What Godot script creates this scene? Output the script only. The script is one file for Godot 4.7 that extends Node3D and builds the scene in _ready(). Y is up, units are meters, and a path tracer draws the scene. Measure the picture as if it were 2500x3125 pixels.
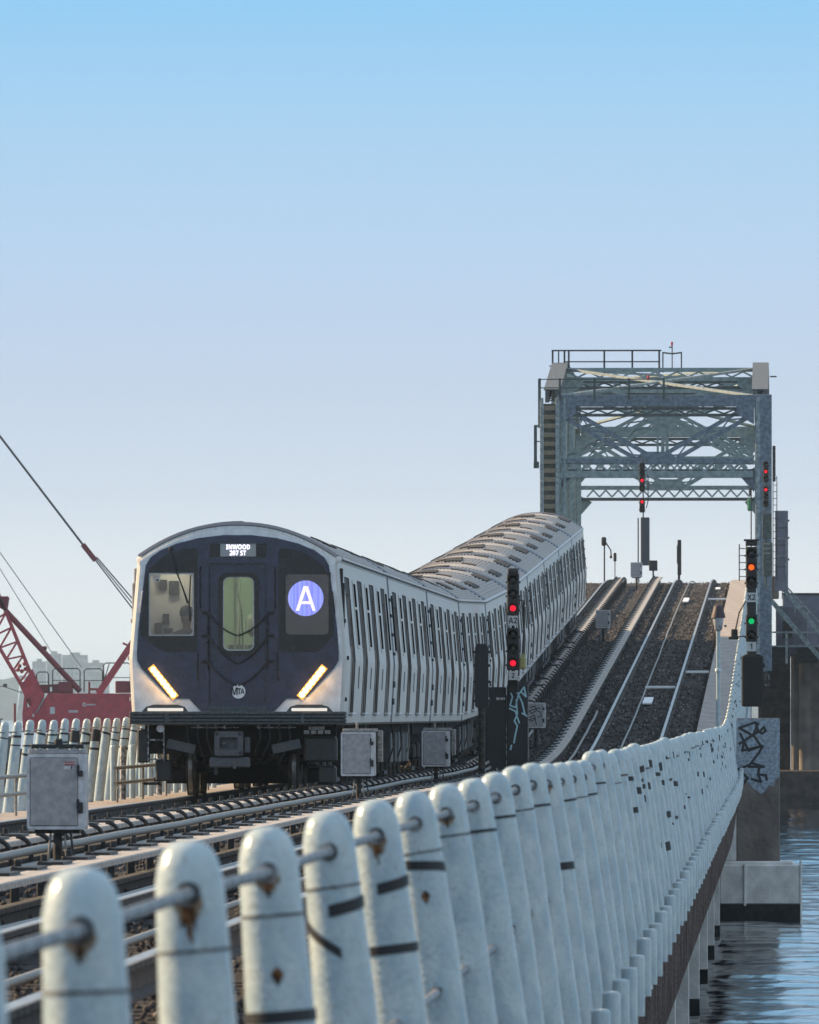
extends Node3D
# A silver commuter train on a viaduct that climbs to a steel truss bridge, seen through a long lens.
# Track frame: s metres along the line from the camera, u metres to the right of the mid-line, h metres above the rail head.

const YAW := 0.03519
const EYE := 4.33
const FOG := 0.00010
var rng := RandomNumberGenerator.new()
var M := {}
var T := {}
var used := {}
var bank := 0.0 # how far a swept rail stands higher where the near track is banked

class MB:
	var v := PackedVector3Array()
	var n := PackedVector3Array()
	var uv := PackedVector2Array()
	var has_uv := false
	func tri(a: Vector3, b: Vector3, c: Vector3, na: Vector3, nb: Vector3, nc: Vector3) -> void:
		if (b - a).cross(c - a).dot(na + nb + nc) > 0.0:
			v.append(a); v.append(c); v.append(b); n.append(na); n.append(nc); n.append(nb)
		else:
			v.append(a); v.append(b); v.append(c); n.append(na); n.append(nb); n.append(nc)
	func quad(a: Vector3, b: Vector3, c: Vector3, d: Vector3, hint: Vector3) -> void:
		var nn := (c - a).cross(d - b)
		if nn.length_squared() < 1e-16: return
		nn = nn.normalized()
		if nn.dot(hint) < 0.0: nn = -nn
		tri(a, b, c, nn, nn, nn); tri(a, c, d, nn, nn, nn)
	func squad(a: Vector3, b: Vector3, c: Vector3, d: Vector3, na: Vector3, nb: Vector3, nc: Vector3, nd: Vector3) -> void:
		tri(a, b, c, na, nb, nc); tri(a, c, d, na, nc, nd)
	func uvquad(a: Vector3, b: Vector3, c: Vector3, d: Vector3, hint: Vector3) -> void: # a=uv00 b=10 c=11 d=01
		has_uv = true
		var nn := (c - a).cross(d - b).normalized()
		if nn.dot(hint) < 0.0: nn = -nn
		var P := [a, b, c, d]
		var U := [Vector2(0, 1), Vector2(1, 1), Vector2(1, 0), Vector2(0, 0)]
		for t in [[0, 1, 2], [0, 2, 3]]:
			var o: Array = t
			if (P[o[1]] - P[o[0]]).cross(P[o[2]] - P[o[0]]).dot(nn) > 0.0: o = [t[0], t[2], t[1]]
			for k in o:
				v.append(P[k]); n.append(nn); uv.append(U[k])
	func box(c: Vector3, s: Vector3, b := Basis.IDENTITY) -> void:
		var h := s * 0.5
		for ax in 3:
			var e := [Vector3.ZERO, Vector3.ZERO, Vector3.ZERO]
			e[0][ax] = h[ax]; e[1][(ax + 1) % 3] = h[(ax + 1) % 3]; e[2][(ax + 2) % 3] = h[(ax + 2) % 3]
			for sg in [-1.0, 1.0]:
				var o: Vector3 = e[0] * sg
				quad(c + b * (o - e[1] - e[2]), c + b * (o + e[1] - e[2]), c + b * (o + e[1] + e[2]), c + b * (o - e[1] + e[2]), b * o)
	func cbox(c: Vector3, s: Vector3, k: float, b := Basis.IDENTITY) -> void: # chamfered
		var h := s * 0.5
		for ax in 3:
			var i1 := (ax + 1) % 3
			var i2 := (ax + 2) % 3
			for sg in [-1.0, 1.0]:
				var p := []
				for q in [[-1, -1], [1, -1], [1, 1], [-1, 1]]:
					var w := Vector3.ZERO
					w[ax] = h[ax] * sg; w[i1] = (h[i1] - k) * q[0]; w[i2] = (h[i2] - k) * q[1]
					p.append(c + b * w)
				var nn := Vector3.ZERO
				nn[ax] = sg
				quad(p[0], p[1], p[2], p[3], b * nn)
			for s1 in [-1.0, 1.0]:
				for s2 in [-1.0, 1.0]:
					var p2 := []
					for q in [[0, -1], [1, -1], [1, 1], [0, 1]]:
						var w := Vector3.ZERO
						w[i1] = (h[i1] - (k if q[0] == 1 else 0.0)) * s1
						w[i2] = (h[i2] - (0.0 if q[0] == 1 else k)) * s2
						w[ax] = (h[ax] - k) * q[1]
						p2.append(c + b * w)
					var nn := Vector3.ZERO
					nn[i1] = s1; nn[i2] = s2
					quad(p2[0], p2[1], p2[2], p2[3], b * nn)
		for sx in [-1.0, 1.0]:
			for sy in [-1.0, 1.0]:
				for sz in [-1.0, 1.0]:
					var nn: Vector3 = b * Vector3(sx, sy, sz).normalized()
					tri(c + b * Vector3(h.x * sx, (h.y - k) * sy, (h.z - k) * sz), c + b * Vector3((h.x - k) * sx, h.y * sy, (h.z - k) * sz), c + b * Vector3((h.x - k) * sx, (h.y - k) * sy, h.z * sz), nn, nn, nn)
	func bar(a: Vector3, b: Vector3, w: float, t: float, side: Vector3) -> void: # box from a to b, w across along side, t the other way
		var d := (b - a)
		var y := d.normalized()
		var x := (side - y * side.dot(y)).normalized()
		box((a + b) * 0.5, Vector3(w, d.length(), t), Basis(x, y, x.cross(y)))
	func tube(p: Array, r: float, sides := 8, caps := true) -> void:
		var ring0 := []
		var nr0 := []
		var ref := Vector3.ZERO
		for i in p.size():
			var d: Vector3 = (p[mini(i + 1, p.size() - 1)] - p[maxi(i - 1, 0)]).normalized()
			if ref == Vector3.ZERO:
				ref = d.cross(Vector3.UP if absf(d.y) < 0.9 else Vector3.RIGHT).normalized()
			ref = (ref - d * ref.dot(d)).normalized()
			var o := ref.cross(d)
			var ring := []
			var nr := []
			for k in sides:
				var a := TAU * k / sides
				var q := ref * cos(a) + o * sin(a)
				nr.append(q); ring.append(p[i] + q * r)
			if i > 0:
				for k in sides:
					var k2 := (k + 1) % sides
					squad(ring0[k], ring0[k2], ring[k2], ring[k], nr0[k], nr0[k2], nr[k2], nr[k])
			if caps and (i == 0 or i == p.size() - 1):
				var nn := -d if i == 0 else d
				for k in range(1, sides - 1):
					tri(ring[0], ring[k], ring[k + 1], nn, nn, nn)
			ring0 = ring; nr0 = nr
	func lathe(prof: Array, sides: int, xf := Transform3D.IDENTITY, a0 := 0.0, a1 := TAU, smooth := true) -> void: # [r, y] upward
		var m := prof.size()
		var ns := []
		for i in m - 1:
			ns.append(Vector2(prof[i + 1].y - prof[i].y, prof[i].x - prof[i + 1].x).normalized())
		for k in sides:
			var t0 := lerpf(a0, a1, float(k) / sides)
			var t1 := lerpf(a0, a1, float(k + 1) / sides)
			var c0 := Vector3(cos(t0), 0, sin(t0))
			var c1 := Vector3(cos(t1), 0, sin(t1))
			for i in m - 1:
				var na: Vector2 = ns[i]
				var nb: Vector2 = ns[i]
				if smooth and i > 0 and ns[i].dot(ns[i - 1]) > 0.6: na = (ns[i] + ns[i - 1]).normalized()
				if smooth and i < m - 2 and ns[i].dot(ns[i + 1]) > 0.6: nb = (ns[i] + ns[i + 1]).normalized()
				var A: Vector3 = xf * (c0 * prof[i].x + Vector3.UP * prof[i].y)
				var B: Vector3 = xf * (c1 * prof[i].x + Vector3.UP * prof[i].y)
				var C: Vector3 = xf * (c1 * prof[i + 1].x + Vector3.UP * prof[i + 1].y)
				var D: Vector3 = xf * (c0 * prof[i + 1].x + Vector3.UP * prof[i + 1].y)
				var bs: Basis = xf.basis
				var n0 := (bs * (c0 * na.x + Vector3.UP * na.y)).normalized()
				var n1 := (bs * (c1 * na.x + Vector3.UP * na.y)).normalized()
				var n2 := (bs * (c1 * nb.x + Vector3.UP * nb.y)).normalized()
				var n3 := (bs * (c0 * nb.x + Vector3.UP * nb.y)).normalized()
				if prof[i].x > 1e-5: tri(A, B, C, n0, n1, n2)
				if prof[i + 1].x > 1e-5: tri(A, C, D, n0, n2, n3)
	func plate(poly: PackedVector2Array, holes: Array, z0: float, z1: float, xf := Transform3D.IDENTITY) -> void: # prism along z with rectangular holes
		var lo := poly[0]
		var hi := poly[0]
		for p in poly:
			lo = lo.min(p); hi = hi.max(p)
		var xs := [lo.x - 1.0, hi.x + 1.0]
		for r in holes:
			xs.append(r.position.x); xs.append(r.end.x)
		xs.sort()
		for i in xs.size() - 1:
			if xs[i + 1] - xs[i] < 1e-6: continue
			var mid: float = (xs[i] + xs[i + 1]) * 0.5
			var ys := [[lo.y - 1.0, hi.y + 1.0]]
			for r in holes:
				if mid > r.position.x and mid < r.end.x:
					var nw := []
					for y in ys:
						if r.end.y <= y[0] or r.position.y >= y[1]: nw.append(y)
						else:
							if r.position.y > y[0]: nw.append([y[0], r.position.y])
							if r.end.y < y[1]: nw.append([r.end.y, y[1]])
					ys = nw
			for y in ys:
				var cell := PackedVector2Array([Vector2(xs[i], y[0]), Vector2(xs[i + 1], y[0]), Vector2(xs[i + 1], y[1]), Vector2(xs[i], y[1])])
				for q in Geometry2D.intersect_polygons(poly, cell):
					var ix := Geometry2D.triangulate_polygon(q)
					for k in range(0, ix.size(), 3):
						for zz in [z0, z1]:
							var nn: Vector3 = xf.basis * Vector3(0, 0, 1.0 if zz == maxf(z0, z1) else -1.0)
							tri(xf * Vector3(q[ix[k]].x, q[ix[k]].y, zz), xf * Vector3(q[ix[k + 1]].x, q[ix[k + 1]].y, zz), xf * Vector3(q[ix[k + 2]].x, q[ix[k + 2]].y, zz), nn, nn, nn)
		var sg := -1.0 if Geometry2D.is_polygon_clockwise(poly) else 1.0
		for i in poly.size():
			var a := poly[i]
			var b := poly[(i + 1) % poly.size()]
			var e := b - a
			quad(xf * Vector3(a.x, a.y, z0), xf * Vector3(b.x, b.y, z0), xf * Vector3(b.x, b.y, z1), xf * Vector3(a.x, a.y, z1), xf.basis * (Vector3(e.y, -e.x, 0) * sg))
		for r in holes:
			var c: Vector2 = r.get_center()
			var q := [r.position, Vector2(r.end.x, r.position.y), r.end, Vector2(r.position.x, r.end.y)]
			for i in 4:
				var a: Vector2 = q[i]
				var b: Vector2 = q[(i + 1) % 4]
				var mm := c - (a + b) * 0.5
				quad(xf * Vector3(a.x, a.y, z0), xf * Vector3(b.x, b.y, z0), xf * Vector3(b.x, b.y, z1), xf * Vector3(a.x, a.y, z1), xf.basis * Vector3(mm.x, mm.y, 0))
	func ring(outer: Array, inner: Array, z0: float, z1: float, xf := Transform3D.IDENTITY) -> void:
		for i in outer.size():
			var j := (i + 1) % outer.size()
			var a: Vector2 = outer[i]
			var b: Vector2 = outer[j]
			var c: Vector2 = inner[j]
			var d: Vector2 = inner[i]
			for zz in [z0, z1]:
				quad(xf * Vector3(a.x, a.y, zz), xf * Vector3(b.x, b.y, zz), xf * Vector3(c.x, c.y, zz), xf * Vector3(d.x, d.y, zz), xf.basis * Vector3(0, 0, 1.0 if zz == maxf(z0, z1) else -1.0))
			var o := (a + b - c - d)
			quad(xf * Vector3(a.x, a.y, z0), xf * Vector3(b.x, b.y, z0), xf * Vector3(b.x, b.y, z1), xf * Vector3(a.x, a.y, z1), xf.basis * Vector3(o.x, o.y, 0))
			quad(xf * Vector3(d.x, d.y, z0), xf * Vector3(c.x, c.y, z0), xf * Vector3(c.x, c.y, z1), xf * Vector3(d.x, d.y, z1), xf.basis * Vector3(-o.x, -o.y, 0))
	func stroke(p: Array, w: float, z0: float, z1: float, xf := Transform3D.IDENTITY) -> void: # flat brush line in xy, Vector2 points
		for i in p.size() - 1:
			var a: Vector2 = p[i]
			var b: Vector2 = p[i + 1]
			var d := (b - a).normalized()
			var o := Vector2(-d.y, d.x) * w * 0.5
			var e := d * w * 0.3
			plate(PackedVector2Array([a - o - e, b - o + e, b + o + e, a + o - e]), [], z0, z1 + 0.0003 * (i % 3), xf)
	func add(o: MB, xf: Transform3D) -> void:
		for i in o.v.size():
			v.append(xf * o.v[i]); n.append((xf.basis * o.n[i]).normalized())
	func mesh() -> ArrayMesh:
		var a := []
		a.resize(Mesh.ARRAY_MAX)
		a[Mesh.ARRAY_VERTEX] = v
		a[Mesh.ARRAY_NORMAL] = n
		if has_uv: a[Mesh.ARRAY_TEX_UV] = uv
		var m := ArrayMesh.new()
		if v.size() > 0: m.add_surface_from_arrays(Mesh.PRIMITIVE_TRIANGLES, a)
		return m

# ---------------------------------------------------------------- naming
func numbered(called: String) -> String:
	var k: int = used.get(called, 0)
	used[called] = k + 1
	return called if k == 0 else "%s_%03d" % [called, k]

func thing(called: String, label: String, category: String, xf := Transform3D.IDENTITY, group := "") -> Node3D:
	var o := Node3D.new()
	o.name = numbered(called)
	add_child(o)
	o.transform = xf
	o.set_meta("label", label); o.set_meta("category", category)
	if group: o.set_meta("group", group)
	return o

func part(called: String, mesh, mat: Material, parent: Node3D, xf := Transform3D.IDENTITY, label := "") -> MeshInstance3D:
	var o := MeshInstance3D.new()
	o.name = called
	o.mesh = mesh.mesh() if mesh is MB else mesh
	o.material_override = mat
	o.transform = xf
	if label: o.set_meta("label", label)
	parent.add_child(o, true)
	return o

func struct(called: String, mesh, mat: Material, label: String, kind := "structure") -> MeshInstance3D:
	var o := MeshInstance3D.new()
	o.name = numbered(called)
	o.mesh = mesh.mesh() if mesh is MB else mesh
	o.material_override = mat
	add_child(o)
	o.set_meta("kind", kind); o.set_meta("label", label)
	return o

func single(called: String, mesh, mat: Material, label: String, category: String, xf := Transform3D.IDENTITY, group := "") -> MeshInstance3D:
	var o := MeshInstance3D.new()
	o.name = numbered(called)
	o.mesh = mesh.mesh() if mesh is MB else mesh
	o.material_override = mat
	add_child(o)
	o.transform = xf
	o.set_meta("label", label); o.set_meta("category", category)
	if group: o.set_meta("group", group)
	return o

func stuff_part(o: Node3D) -> Node3D:
	o.set_meta("kind", "stuff")
	return o

func lettering(parent: Node3D, called: String, text: String, height: float, mat: Material, xf: Transform3D, bold := 700, squeeze := 1.0, face := "Droid Sans") -> void:
	var f := SystemFont.new()
	f.font_names = PackedStringArray([face])
	f.font_weight = bold
	var tm := TextMesh.new()
	tm.text = text
	tm.font = f
	tm.font_size = 64
	tm.pixel_size = height / 46.0
	tm.depth = 0.004
	tm.curve_step = 4.0
	part(called, tm, mat, parent, Transform3D(xf.basis * Basis.from_scale(Vector3(squeeze, 1, 1)), xf.origin))

# ---------------------------------------------------------------- the line
func rail_y(s: float) -> float:
	if s < 200.0: return 3.18
	if s < 240.0: return 3.18 + 0.5 * (0.033 / 40.0) * (s - 200.0) * (s - 200.0)
	if s < 405.0: return 3.84 + 0.033 * (s - 240.0)
	if s < 445.0: return 9.285 + 0.033 * (s - 405.0) - 0.5 * (0.033 / 40.0) * (s - 405.0) * (s - 405.0)
	return 9.945

func P(s: float, u: float, h: float) -> Vector3:
	return Vector3(-5.49 + s * sin(YAW) + u * cos(YAW), rail_y(s) + h, -s * cos(YAW) + u * sin(YAW))

func F(s: float, u: float, h: float, pitched := false) -> Transform3D: # x right, y up, z towards the camera along the track
	var r := Vector3(cos(YAW), 0, sin(YAW))
	var k := Vector3(-sin(YAW), 0, cos(YAW))
	var y := Vector3.UP
	if pitched:
		var g := (rail_y(s + 2.0) - rail_y(s - 2.0)) / 4.0
		k = (k - Vector3.UP * g).normalized()
		y = k.cross(r)
	return Transform3D(Basis(r, y, k), P(s, u, h))

func sweep(b: MB, sec: Array, s0: float, s1: float, u: float, h: float, step := 4.0) -> void: # sec: Vector2(u, h) polygon
	var poly := PackedVector2Array(sec)
	var sg := -1.0 if Geometry2D.is_polygon_clockwise(poly) else 1.0
	var bk := bank
	var cnt := int(ceil((s1 - s0) / step))
	var fr := Vector3(cos(YAW), 0, sin(YAW))
	for k in cnt:
		var a := lerpf(s0, s1, float(k) / cnt)
		var c := lerpf(s0, s1, float(k + 1) / cnt)
		for i in sec.size():
			var p: Vector2 = sec[i]
			var q: Vector2 = sec[(i + 1) % sec.size()]
			var e := (q - p) * sg
			var ha := h + bk * clampf((150.0 - a) / 60.0, 0.0, 1.0)
			var hc := h + bk * clampf((150.0 - c) / 60.0, 0.0, 1.0)
			b.quad(P(a, u + p.x, ha + p.y), P(a, u + q.x, ha + q.y), P(c, u + q.x, hc + q.y), P(c, u + p.x, hc + p.y), fr * e.y + Vector3.UP * -e.x)
	for s in [s0, s1]:
		var ix := Geometry2D.triangulate_polygon(poly)
		var nn := Vector3(-sin(YAW), 0, cos(YAW)) * (1.0 if s == s0 else -1.0)
		for k in range(0, ix.size(), 3):
			b.tri(P(s, u + sec[ix[k]].x, h + sec[ix[k]].y), P(s, u + sec[ix[k + 1]].x, h + sec[ix[k + 1]].y), P(s, u + sec[ix[k + 2]].x, h + sec[ix[k + 2]].y), nn, nn, nn)

func rect(x0: float, y0: float, x1: float, y1: float) -> Array:
	return [Vector2(x0, y0), Vector2(x1, y0), Vector2(x1, y1), Vector2(x0, y1)]

func round_rect(x0: float, y0: float, x1: float, y1: float, r: float, seg := 4) -> Array:
	var o := []
	var cs := [Vector2(x1 - r, y1 - r), Vector2(x0 + r, y1 - r), Vector2(x0 + r, y0 + r), Vector2(x1 - r, y0 + r)]
	for k in 4:
		for i in seg + 1:
			var a := PI / 2 * (k + float(i) / seg)
			o.append(cs[k] + Vector2(cos(a), sin(a)) * r)
	return o

func disc(c: Vector2, r: float, seg := 24) -> PackedVector2Array:
	var o := PackedVector2Array()
	for i in seg: o.append(c + Vector2(cos(TAU * i / seg), sin(TAU * i / seg)) * r)
	return o

# ---------------------------------------------------------------- materials
func noise_image(size: Vector2i, freq: float, oct: int, sd: int, to := Vector2i.ZERO, lo := 0.0, hi := 1.0, gain := 1.0) -> Image:
	var f := FastNoiseLite.new()
	f.seed = sd; f.frequency = freq; f.fractal_octaves = oct
	var im := f.get_seamless_image(size.x, size.y)
	im.convert(Image.FORMAT_L8)
	var d := im.get_data()
	for i in d.size():
		var x := clampf((d[i] / 255.0 - 0.5) * gain + 0.5, 0.0, 1.0)
		d[i] = int(255.0 * lerpf(lo, hi, x))
	im = Image.create_from_data(size.x, size.y, false, Image.FORMAT_L8, d)
	if to != Vector2i.ZERO: im.resize(to.x, to.y, Image.INTERPOLATE_CUBIC)
	return im

func tex(im: Image) -> ImageTexture:
	var c := Image.create_from_data(im.get_width(), im.get_height(), false, im.get_format(), im.get_data())
	c.convert(Image.FORMAT_RGB8)
	return ImageTexture.create_from_image(c)

func ntex(im: Image, k: float) -> ImageTexture:
	var c := Image.create_from_data(im.get_width(), im.get_height(), false, im.get_format(), im.get_data())
	c.convert(Image.FORMAT_RGBA8)
	c.bump_map_to_normal_map(k)
	return ImageTexture.create_from_image(c)

func tint(im: Image, a: Color, b: Color, gain := 1.0) -> ImageTexture: # a ramp between two colours over a noise picture
	var d := im.get_data()
	var o := PackedByteArray()
	o.resize(d.size() * 3)
	for i in d.size():
		var x := clampf((d[i] / 255.0 - 0.5) * gain + 0.5, 0.0, 1.0)
		var c := a.lerp(b, x).linear_to_srgb()
		o[i * 3] = int(c.r * 255); o[i * 3 + 1] = int(c.g * 255); o[i * 3 + 2] = int(c.b * 255)
	return ImageTexture.create_from_image(Image.create_from_data(im.get_width(), im.get_height(), false, Image.FORMAT_RGB8, o))

func speckled(im: Image, spots: Image, c: Color, from: float, share: float) -> ImageTexture: # freckles of rust and dirt on paint
	var d := im.get_data()
	var s := spots.get_data()
	var q := c.linear_to_srgb()
	for i in s.size():
		var k := clampf((s[i] / 255.0 - from) * 9.0, 0.0, 1.0) * share
		if k > 0.0:
			d[i * 3] = int(lerpf(d[i * 3], q.r * 255, k)); d[i * 3 + 1] = int(lerpf(d[i * 3 + 1], q.g * 255, k)); d[i * 3 + 2] = int(lerpf(d[i * 3 + 2], q.b * 255, k))
	return ImageTexture.create_from_image(Image.create_from_data(im.get_width(), im.get_height(), false, Image.FORMAT_RGB8, d))

func mat(called: String, lin: Color, rough := 0.7, metal := 0.0, texture: Texture2D = null, scale := Vector3.ONE, bump: Texture2D = null, bump_k := 1.0, world := true) -> StandardMaterial3D:
	var m := StandardMaterial3D.new()
	m.resource_name = called
	m.albedo_color = lin.linear_to_srgb()
	m.roughness = rough
	m.metallic = metal
	if texture or bump:
		m.uv1_triplanar = true
		m.uv1_world_triplanar = world
		m.uv1_scale = scale
	if texture: m.albedo_texture = texture
	if bump:
		m.normal_enabled = true
		m.normal_texture = bump
		m.normal_scale = bump_k
	M[called] = m
	return m

func glow(called: String, lin: Color, energy: float) -> StandardMaterial3D:
	var m := StandardMaterial3D.new()
	m.resource_name = called
	m.albedo_color = Color(0.05, 0.05, 0.05)
	m.emission_enabled = true
	m.emission = lin.linear_to_srgb()
	m.emission_energy_multiplier = energy
	M[called] = m
	return m

func lamp(parent: Node3D, at: Vector3, col: Color, energy: float, size := 0.05) -> void:
	var l := OmniLight3D.new()
	l.name = "lamp_light"
	l.light_color = col; l.light_energy = energy; l.light_size = size
	l.omni_range = 30.0; l.omni_attenuation = 2.0; l.shadow_enabled = true
	parent.add_child(l, true)
	l.position = at

func make_materials() -> void:
	var fine := noise_image(Vector2i(512, 512), 0.02, 5, 3, Vector2i.ZERO, 0.72, 1.0, 1.6)
	var patch := noise_image(Vector2i(512, 512), 0.008, 5, 11, Vector2i.ZERO, 0.35, 1.0, 2.2)
	var vert := noise_image(Vector2i(512, 64), 0.06, 4, 7, Vector2i(512, 512), 0.55, 1.0, 2.0)
	var grain := noise_image(Vector2i(512, 512), 0.09, 4, 21)
	T.soft = tex(noise_image(Vector2i(512, 512), 0.015, 6, 15, Vector2i.ZERO, 0.86, 1.0, 1.5))
	T.fine = tex(fine); T.patch = tex(patch); T.vert = tex(vert)
	T.grain_n = ntex(grain, 6.0)
	var wood := noise_image(Vector2i(512, 48), 0.05, 5, 31, Vector2i(512, 512), 0.45, 1.0, 1.8)
	T.wood = tex(wood)
	T.gravel = tint(noise_image(Vector2i(512, 512), 0.12, 3, 41), Color(0.010, 0.008, 0.009), Color(0.055, 0.045, 0.043), 2.0)
	T.concrete = tint(noise_image(Vector2i(512, 512), 0.012, 6, 51), Color(0.30, 0.25, 0.22), Color(0.46, 0.41, 0.37), 1.8)
	T.rustc = tint(noise_image(Vector2i(512, 64), 0.05, 5, 61, Vector2i(512, 512)), Color(0.055, 0.036, 0.030), Color(0.22, 0.165, 0.145), 2.2)
	T.pier = tint(noise_image(Vector2i(512, 512), 0.01, 6, 71), Color(0.13, 0.11, 0.10), Color(0.24, 0.21, 0.19), 2.0)
	T.paint = tint(noise_image(Vector2i(512, 512), 0.012, 6, 81), Color(0.385, 0.485, 0.53), Color(0.54, 0.62, 0.625), 2.2)
	T.paint = speckled(T.paint.get_image(), noise_image(Vector2i(512, 512), 0.055, 4, 83), Color(0.25, 0.21, 0.16), 0.70, 0.35)
	T.teal = tint(noise_image(Vector2i(512, 512), 0.015, 6, 91), Color(0.17, 0.235, 0.245), Color(0.28, 0.35, 0.35), 1.8)
	T.steel = tint(vert, Color(0.27, 0.265, 0.25), Color(0.56, 0.545, 0.515), 1.9)
	T.wave = ntex(noise_image(Vector2i(512, 512), 0.03, 5, 101), 9.0)
	mat("post_paint", Color(0.90, 0.91, 0.92), 0.26, 0.0, T.paint, Vector3(2.0, 0.9, 2.0), T.grain_n, 0.25)
	mat("galvanized", Color(0.42, 0.42, 0.43), 0.5, 0.3, T.patch, Vector3.ONE * 3.0)
	mat("tape_black", Color(0.012, 0.013, 0.016), 0.5)
	mat("band_gray", Color(0.17, 0.16, 0.15), 0.6, 0.0, T.patch, Vector3.ONE * 6.0)
	mat("rust", Color(0.20, 0.085, 0.028), 0.9, 0.0, T.patch, Vector3.ONE * 8.0)
	mat("rust_light", Color(0.36, 0.27, 0.19), 0.9, 0.0, T.fine, Vector3.ONE * 4.0)
	mat("concrete", Color(1, 1, 1), 0.9, 0.0, T.concrete, Vector3.ONE * 0.25, T.grain_n, 0.5)
	mat("bent_white", Color(0.78, 0.77, 0.74), 0.85, 0.0, T.soft, Vector3.ONE * 0.3, T.grain_n, 0.12)
	mat("fascia", Color(1, 1, 1), 0.9, 0.0, T.rustc, Vector3(0.7, 0.35, 0.7), T.grain_n, 0.6)
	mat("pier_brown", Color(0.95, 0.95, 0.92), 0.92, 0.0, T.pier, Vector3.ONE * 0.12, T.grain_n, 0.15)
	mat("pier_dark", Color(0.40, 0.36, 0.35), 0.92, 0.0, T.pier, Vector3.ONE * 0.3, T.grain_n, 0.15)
	mat("tide", Color(0.014, 0.018, 0.012), 0.7, 0.0, T.patch, Vector3.ONE * 1.0)
	mat("ballast", Color(1, 1, 1), 0.95, 0.0, T.gravel, Vector3.ONE * 1.3, T.grain_n, 1.6)
	mat("stone", Color(0.055, 0.047, 0.046), 0.9)
	mat("pale_stone", Color(0.24, 0.21, 0.20), 0.85)
	mat("tie_wood", Color(0.055, 0.042, 0.036), 0.9, 0.0, T.wood, Vector3(1.5, 3.0, 3.0))
	mat("rail_side", Color(0.060, 0.044, 0.037), 0.8, 0.0, T.patch, Vector3.ONE * 1.5)
	mat("rail_head", Color(0.55, 0.54, 0.52), 0.40, 0.75, T.fine, Vector3.ONE * 1.0)
	mat("cover_board", Color(0.55, 0.50, 0.455), 0.8, 0.0, T.fine, Vector3.ONE * 0.9)
	mat("conduit", Color(0.34, 0.33, 0.31), 0.55, 0.15, T.fine, Vector3.ONE * 2.0)
	mat("black_metal", Color(0.022, 0.022, 0.024), 0.55, 0.0, T.fine, Vector3.ONE * 2.0)
	mat("black_matte", Color(0.010, 0.010, 0.012), 0.85)
	mat("dark_iron", Color(0.045, 0.042, 0.042), 0.6, 0.2, T.patch, Vector3.ONE * 2.0)
	mat("under_gray", Color(0.10, 0.105, 0.115), 0.6, 0.2, T.soft, Vector3.ONE * 2.0)
	mat("anticlimb", Color(0.085, 0.10, 0.105), 0.55, 0.2, T.fine, Vector3.ONE * 2.0)
	mat("cabinet", Color(0.40, 0.385, 0.395), 0.5, 0.25, T.soft, Vector3.ONE * 1.5)
	mat("cabinet_edge", Color(0.62, 0.61, 0.63), 0.4, 0.3, T.soft, Vector3.ONE * 1.5)
	mat("steel", Color(1, 1, 1), 0.45, 0.30, T.steel, Vector3(0.8, 0.25, 0.8))
	mat("steel_roof", Color(0.72, 0.69, 0.68), 0.75, 0.0, T.steel, Vector3(0.6, 0.6, 0.15))
	mat("door_glass", Color(0.17, 0.165, 0.165), 0.6)
	M.door_glass.metallic_specular = 0.0
	mat("door_steel", Color(0.52, 0.49, 0.46), 0.6, 0.15, T.vert, Vector3(0.8, 0.25, 0.8))
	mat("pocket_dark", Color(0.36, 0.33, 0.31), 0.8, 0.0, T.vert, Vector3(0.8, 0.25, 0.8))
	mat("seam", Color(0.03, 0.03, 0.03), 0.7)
	mat("roof_brown", Color(0.115, 0.088, 0.072), 0.9, 0.0, T.patch, Vector3.ONE * 1.0)
	mat("roof_dark", Color(0.05, 0.048, 0.05), 0.85, 0.0, T.patch, Vector3.ONE * 1.0)
	mat("roof_band", Color(0.19, 0.20, 0.25), 0.5, 0.2, T.fine, Vector3.ONE)
	mat("mask_white", Color(0.86, 0.87, 0.89), 0.30, 0.0, T.soft, Vector3.ONE * 0.5)
	M.mask_white.clearcoat_enabled = true; M.mask_white.clearcoat = 0.6
	mat("front_rim", Color(0.26, 0.24, 0.25), 0.5, 0.2)
	mat("mask_blue", Color(0.020, 0.020, 0.062), 0.22, 0.0, T.fine, Vector3.ONE * 0.35)
	M.mask_blue.clearcoat_enabled = true; M.mask_blue.clearcoat = 0.5; M.mask_blue.clearcoat_roughness = 0.25
	mat("window_black", Color(0.018, 0.016, 0.015), 0.2, 0.0, T.fine, Vector3.ONE * 0.5)
	mat("side_glass", Color(0.010, 0.011, 0.013), 0.4)
	M.side_glass.metallic_specular = 0.0
	mat("interior", Color(0.62, 0.60, 0.55), 0.8)
	mat("interior_green", Color(0.50, 0.55, 0.45), 0.7)
	mat("interior_dark", Color(0.028, 0.027, 0.026), 0.8)
	mat("white_plain", Color(0.82, 0.82, 0.82), 0.5)
	mat("sign_grey", Color(0.33, 0.34, 0.34), 0.3)
	mat("teal_paint", Color(1, 1, 1), 0.6, 0.0, T.teal, Vector3.ONE * 0.4)
	mat("hip_plate", Color(0.13, 0.15, 0.175), 0.7, 0.0, T.fine, Vector3.ONE * 0.5)
	mat("teal_blue", Color(0.185, 0.24, 0.30), 0.6, 0.0, T.fine, Vector3.ONE * 0.4)
	mat("teal_light", Color(0.34, 0.41, 0.43), 0.55, 0.0, T.fine, Vector3.ONE * 0.4)
	mat("teal_dark", Color(0.085, 0.115, 0.112), 0.75, 0.0, T.fine, Vector3.ONE * 0.4)
	mat("batten_rust", Color(0.30, 0.26, 0.18), 0.85, 0.0, T.soft, Vector3.ONE * 0.8)
	mat("rail_brown", Color(0.045, 0.036, 0.036), 0.8)
	mat("crane_red", Color(0.50, 0.040, 0.065), 0.5, 0.0, T.soft, Vector3.ONE * 0.2)
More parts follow.
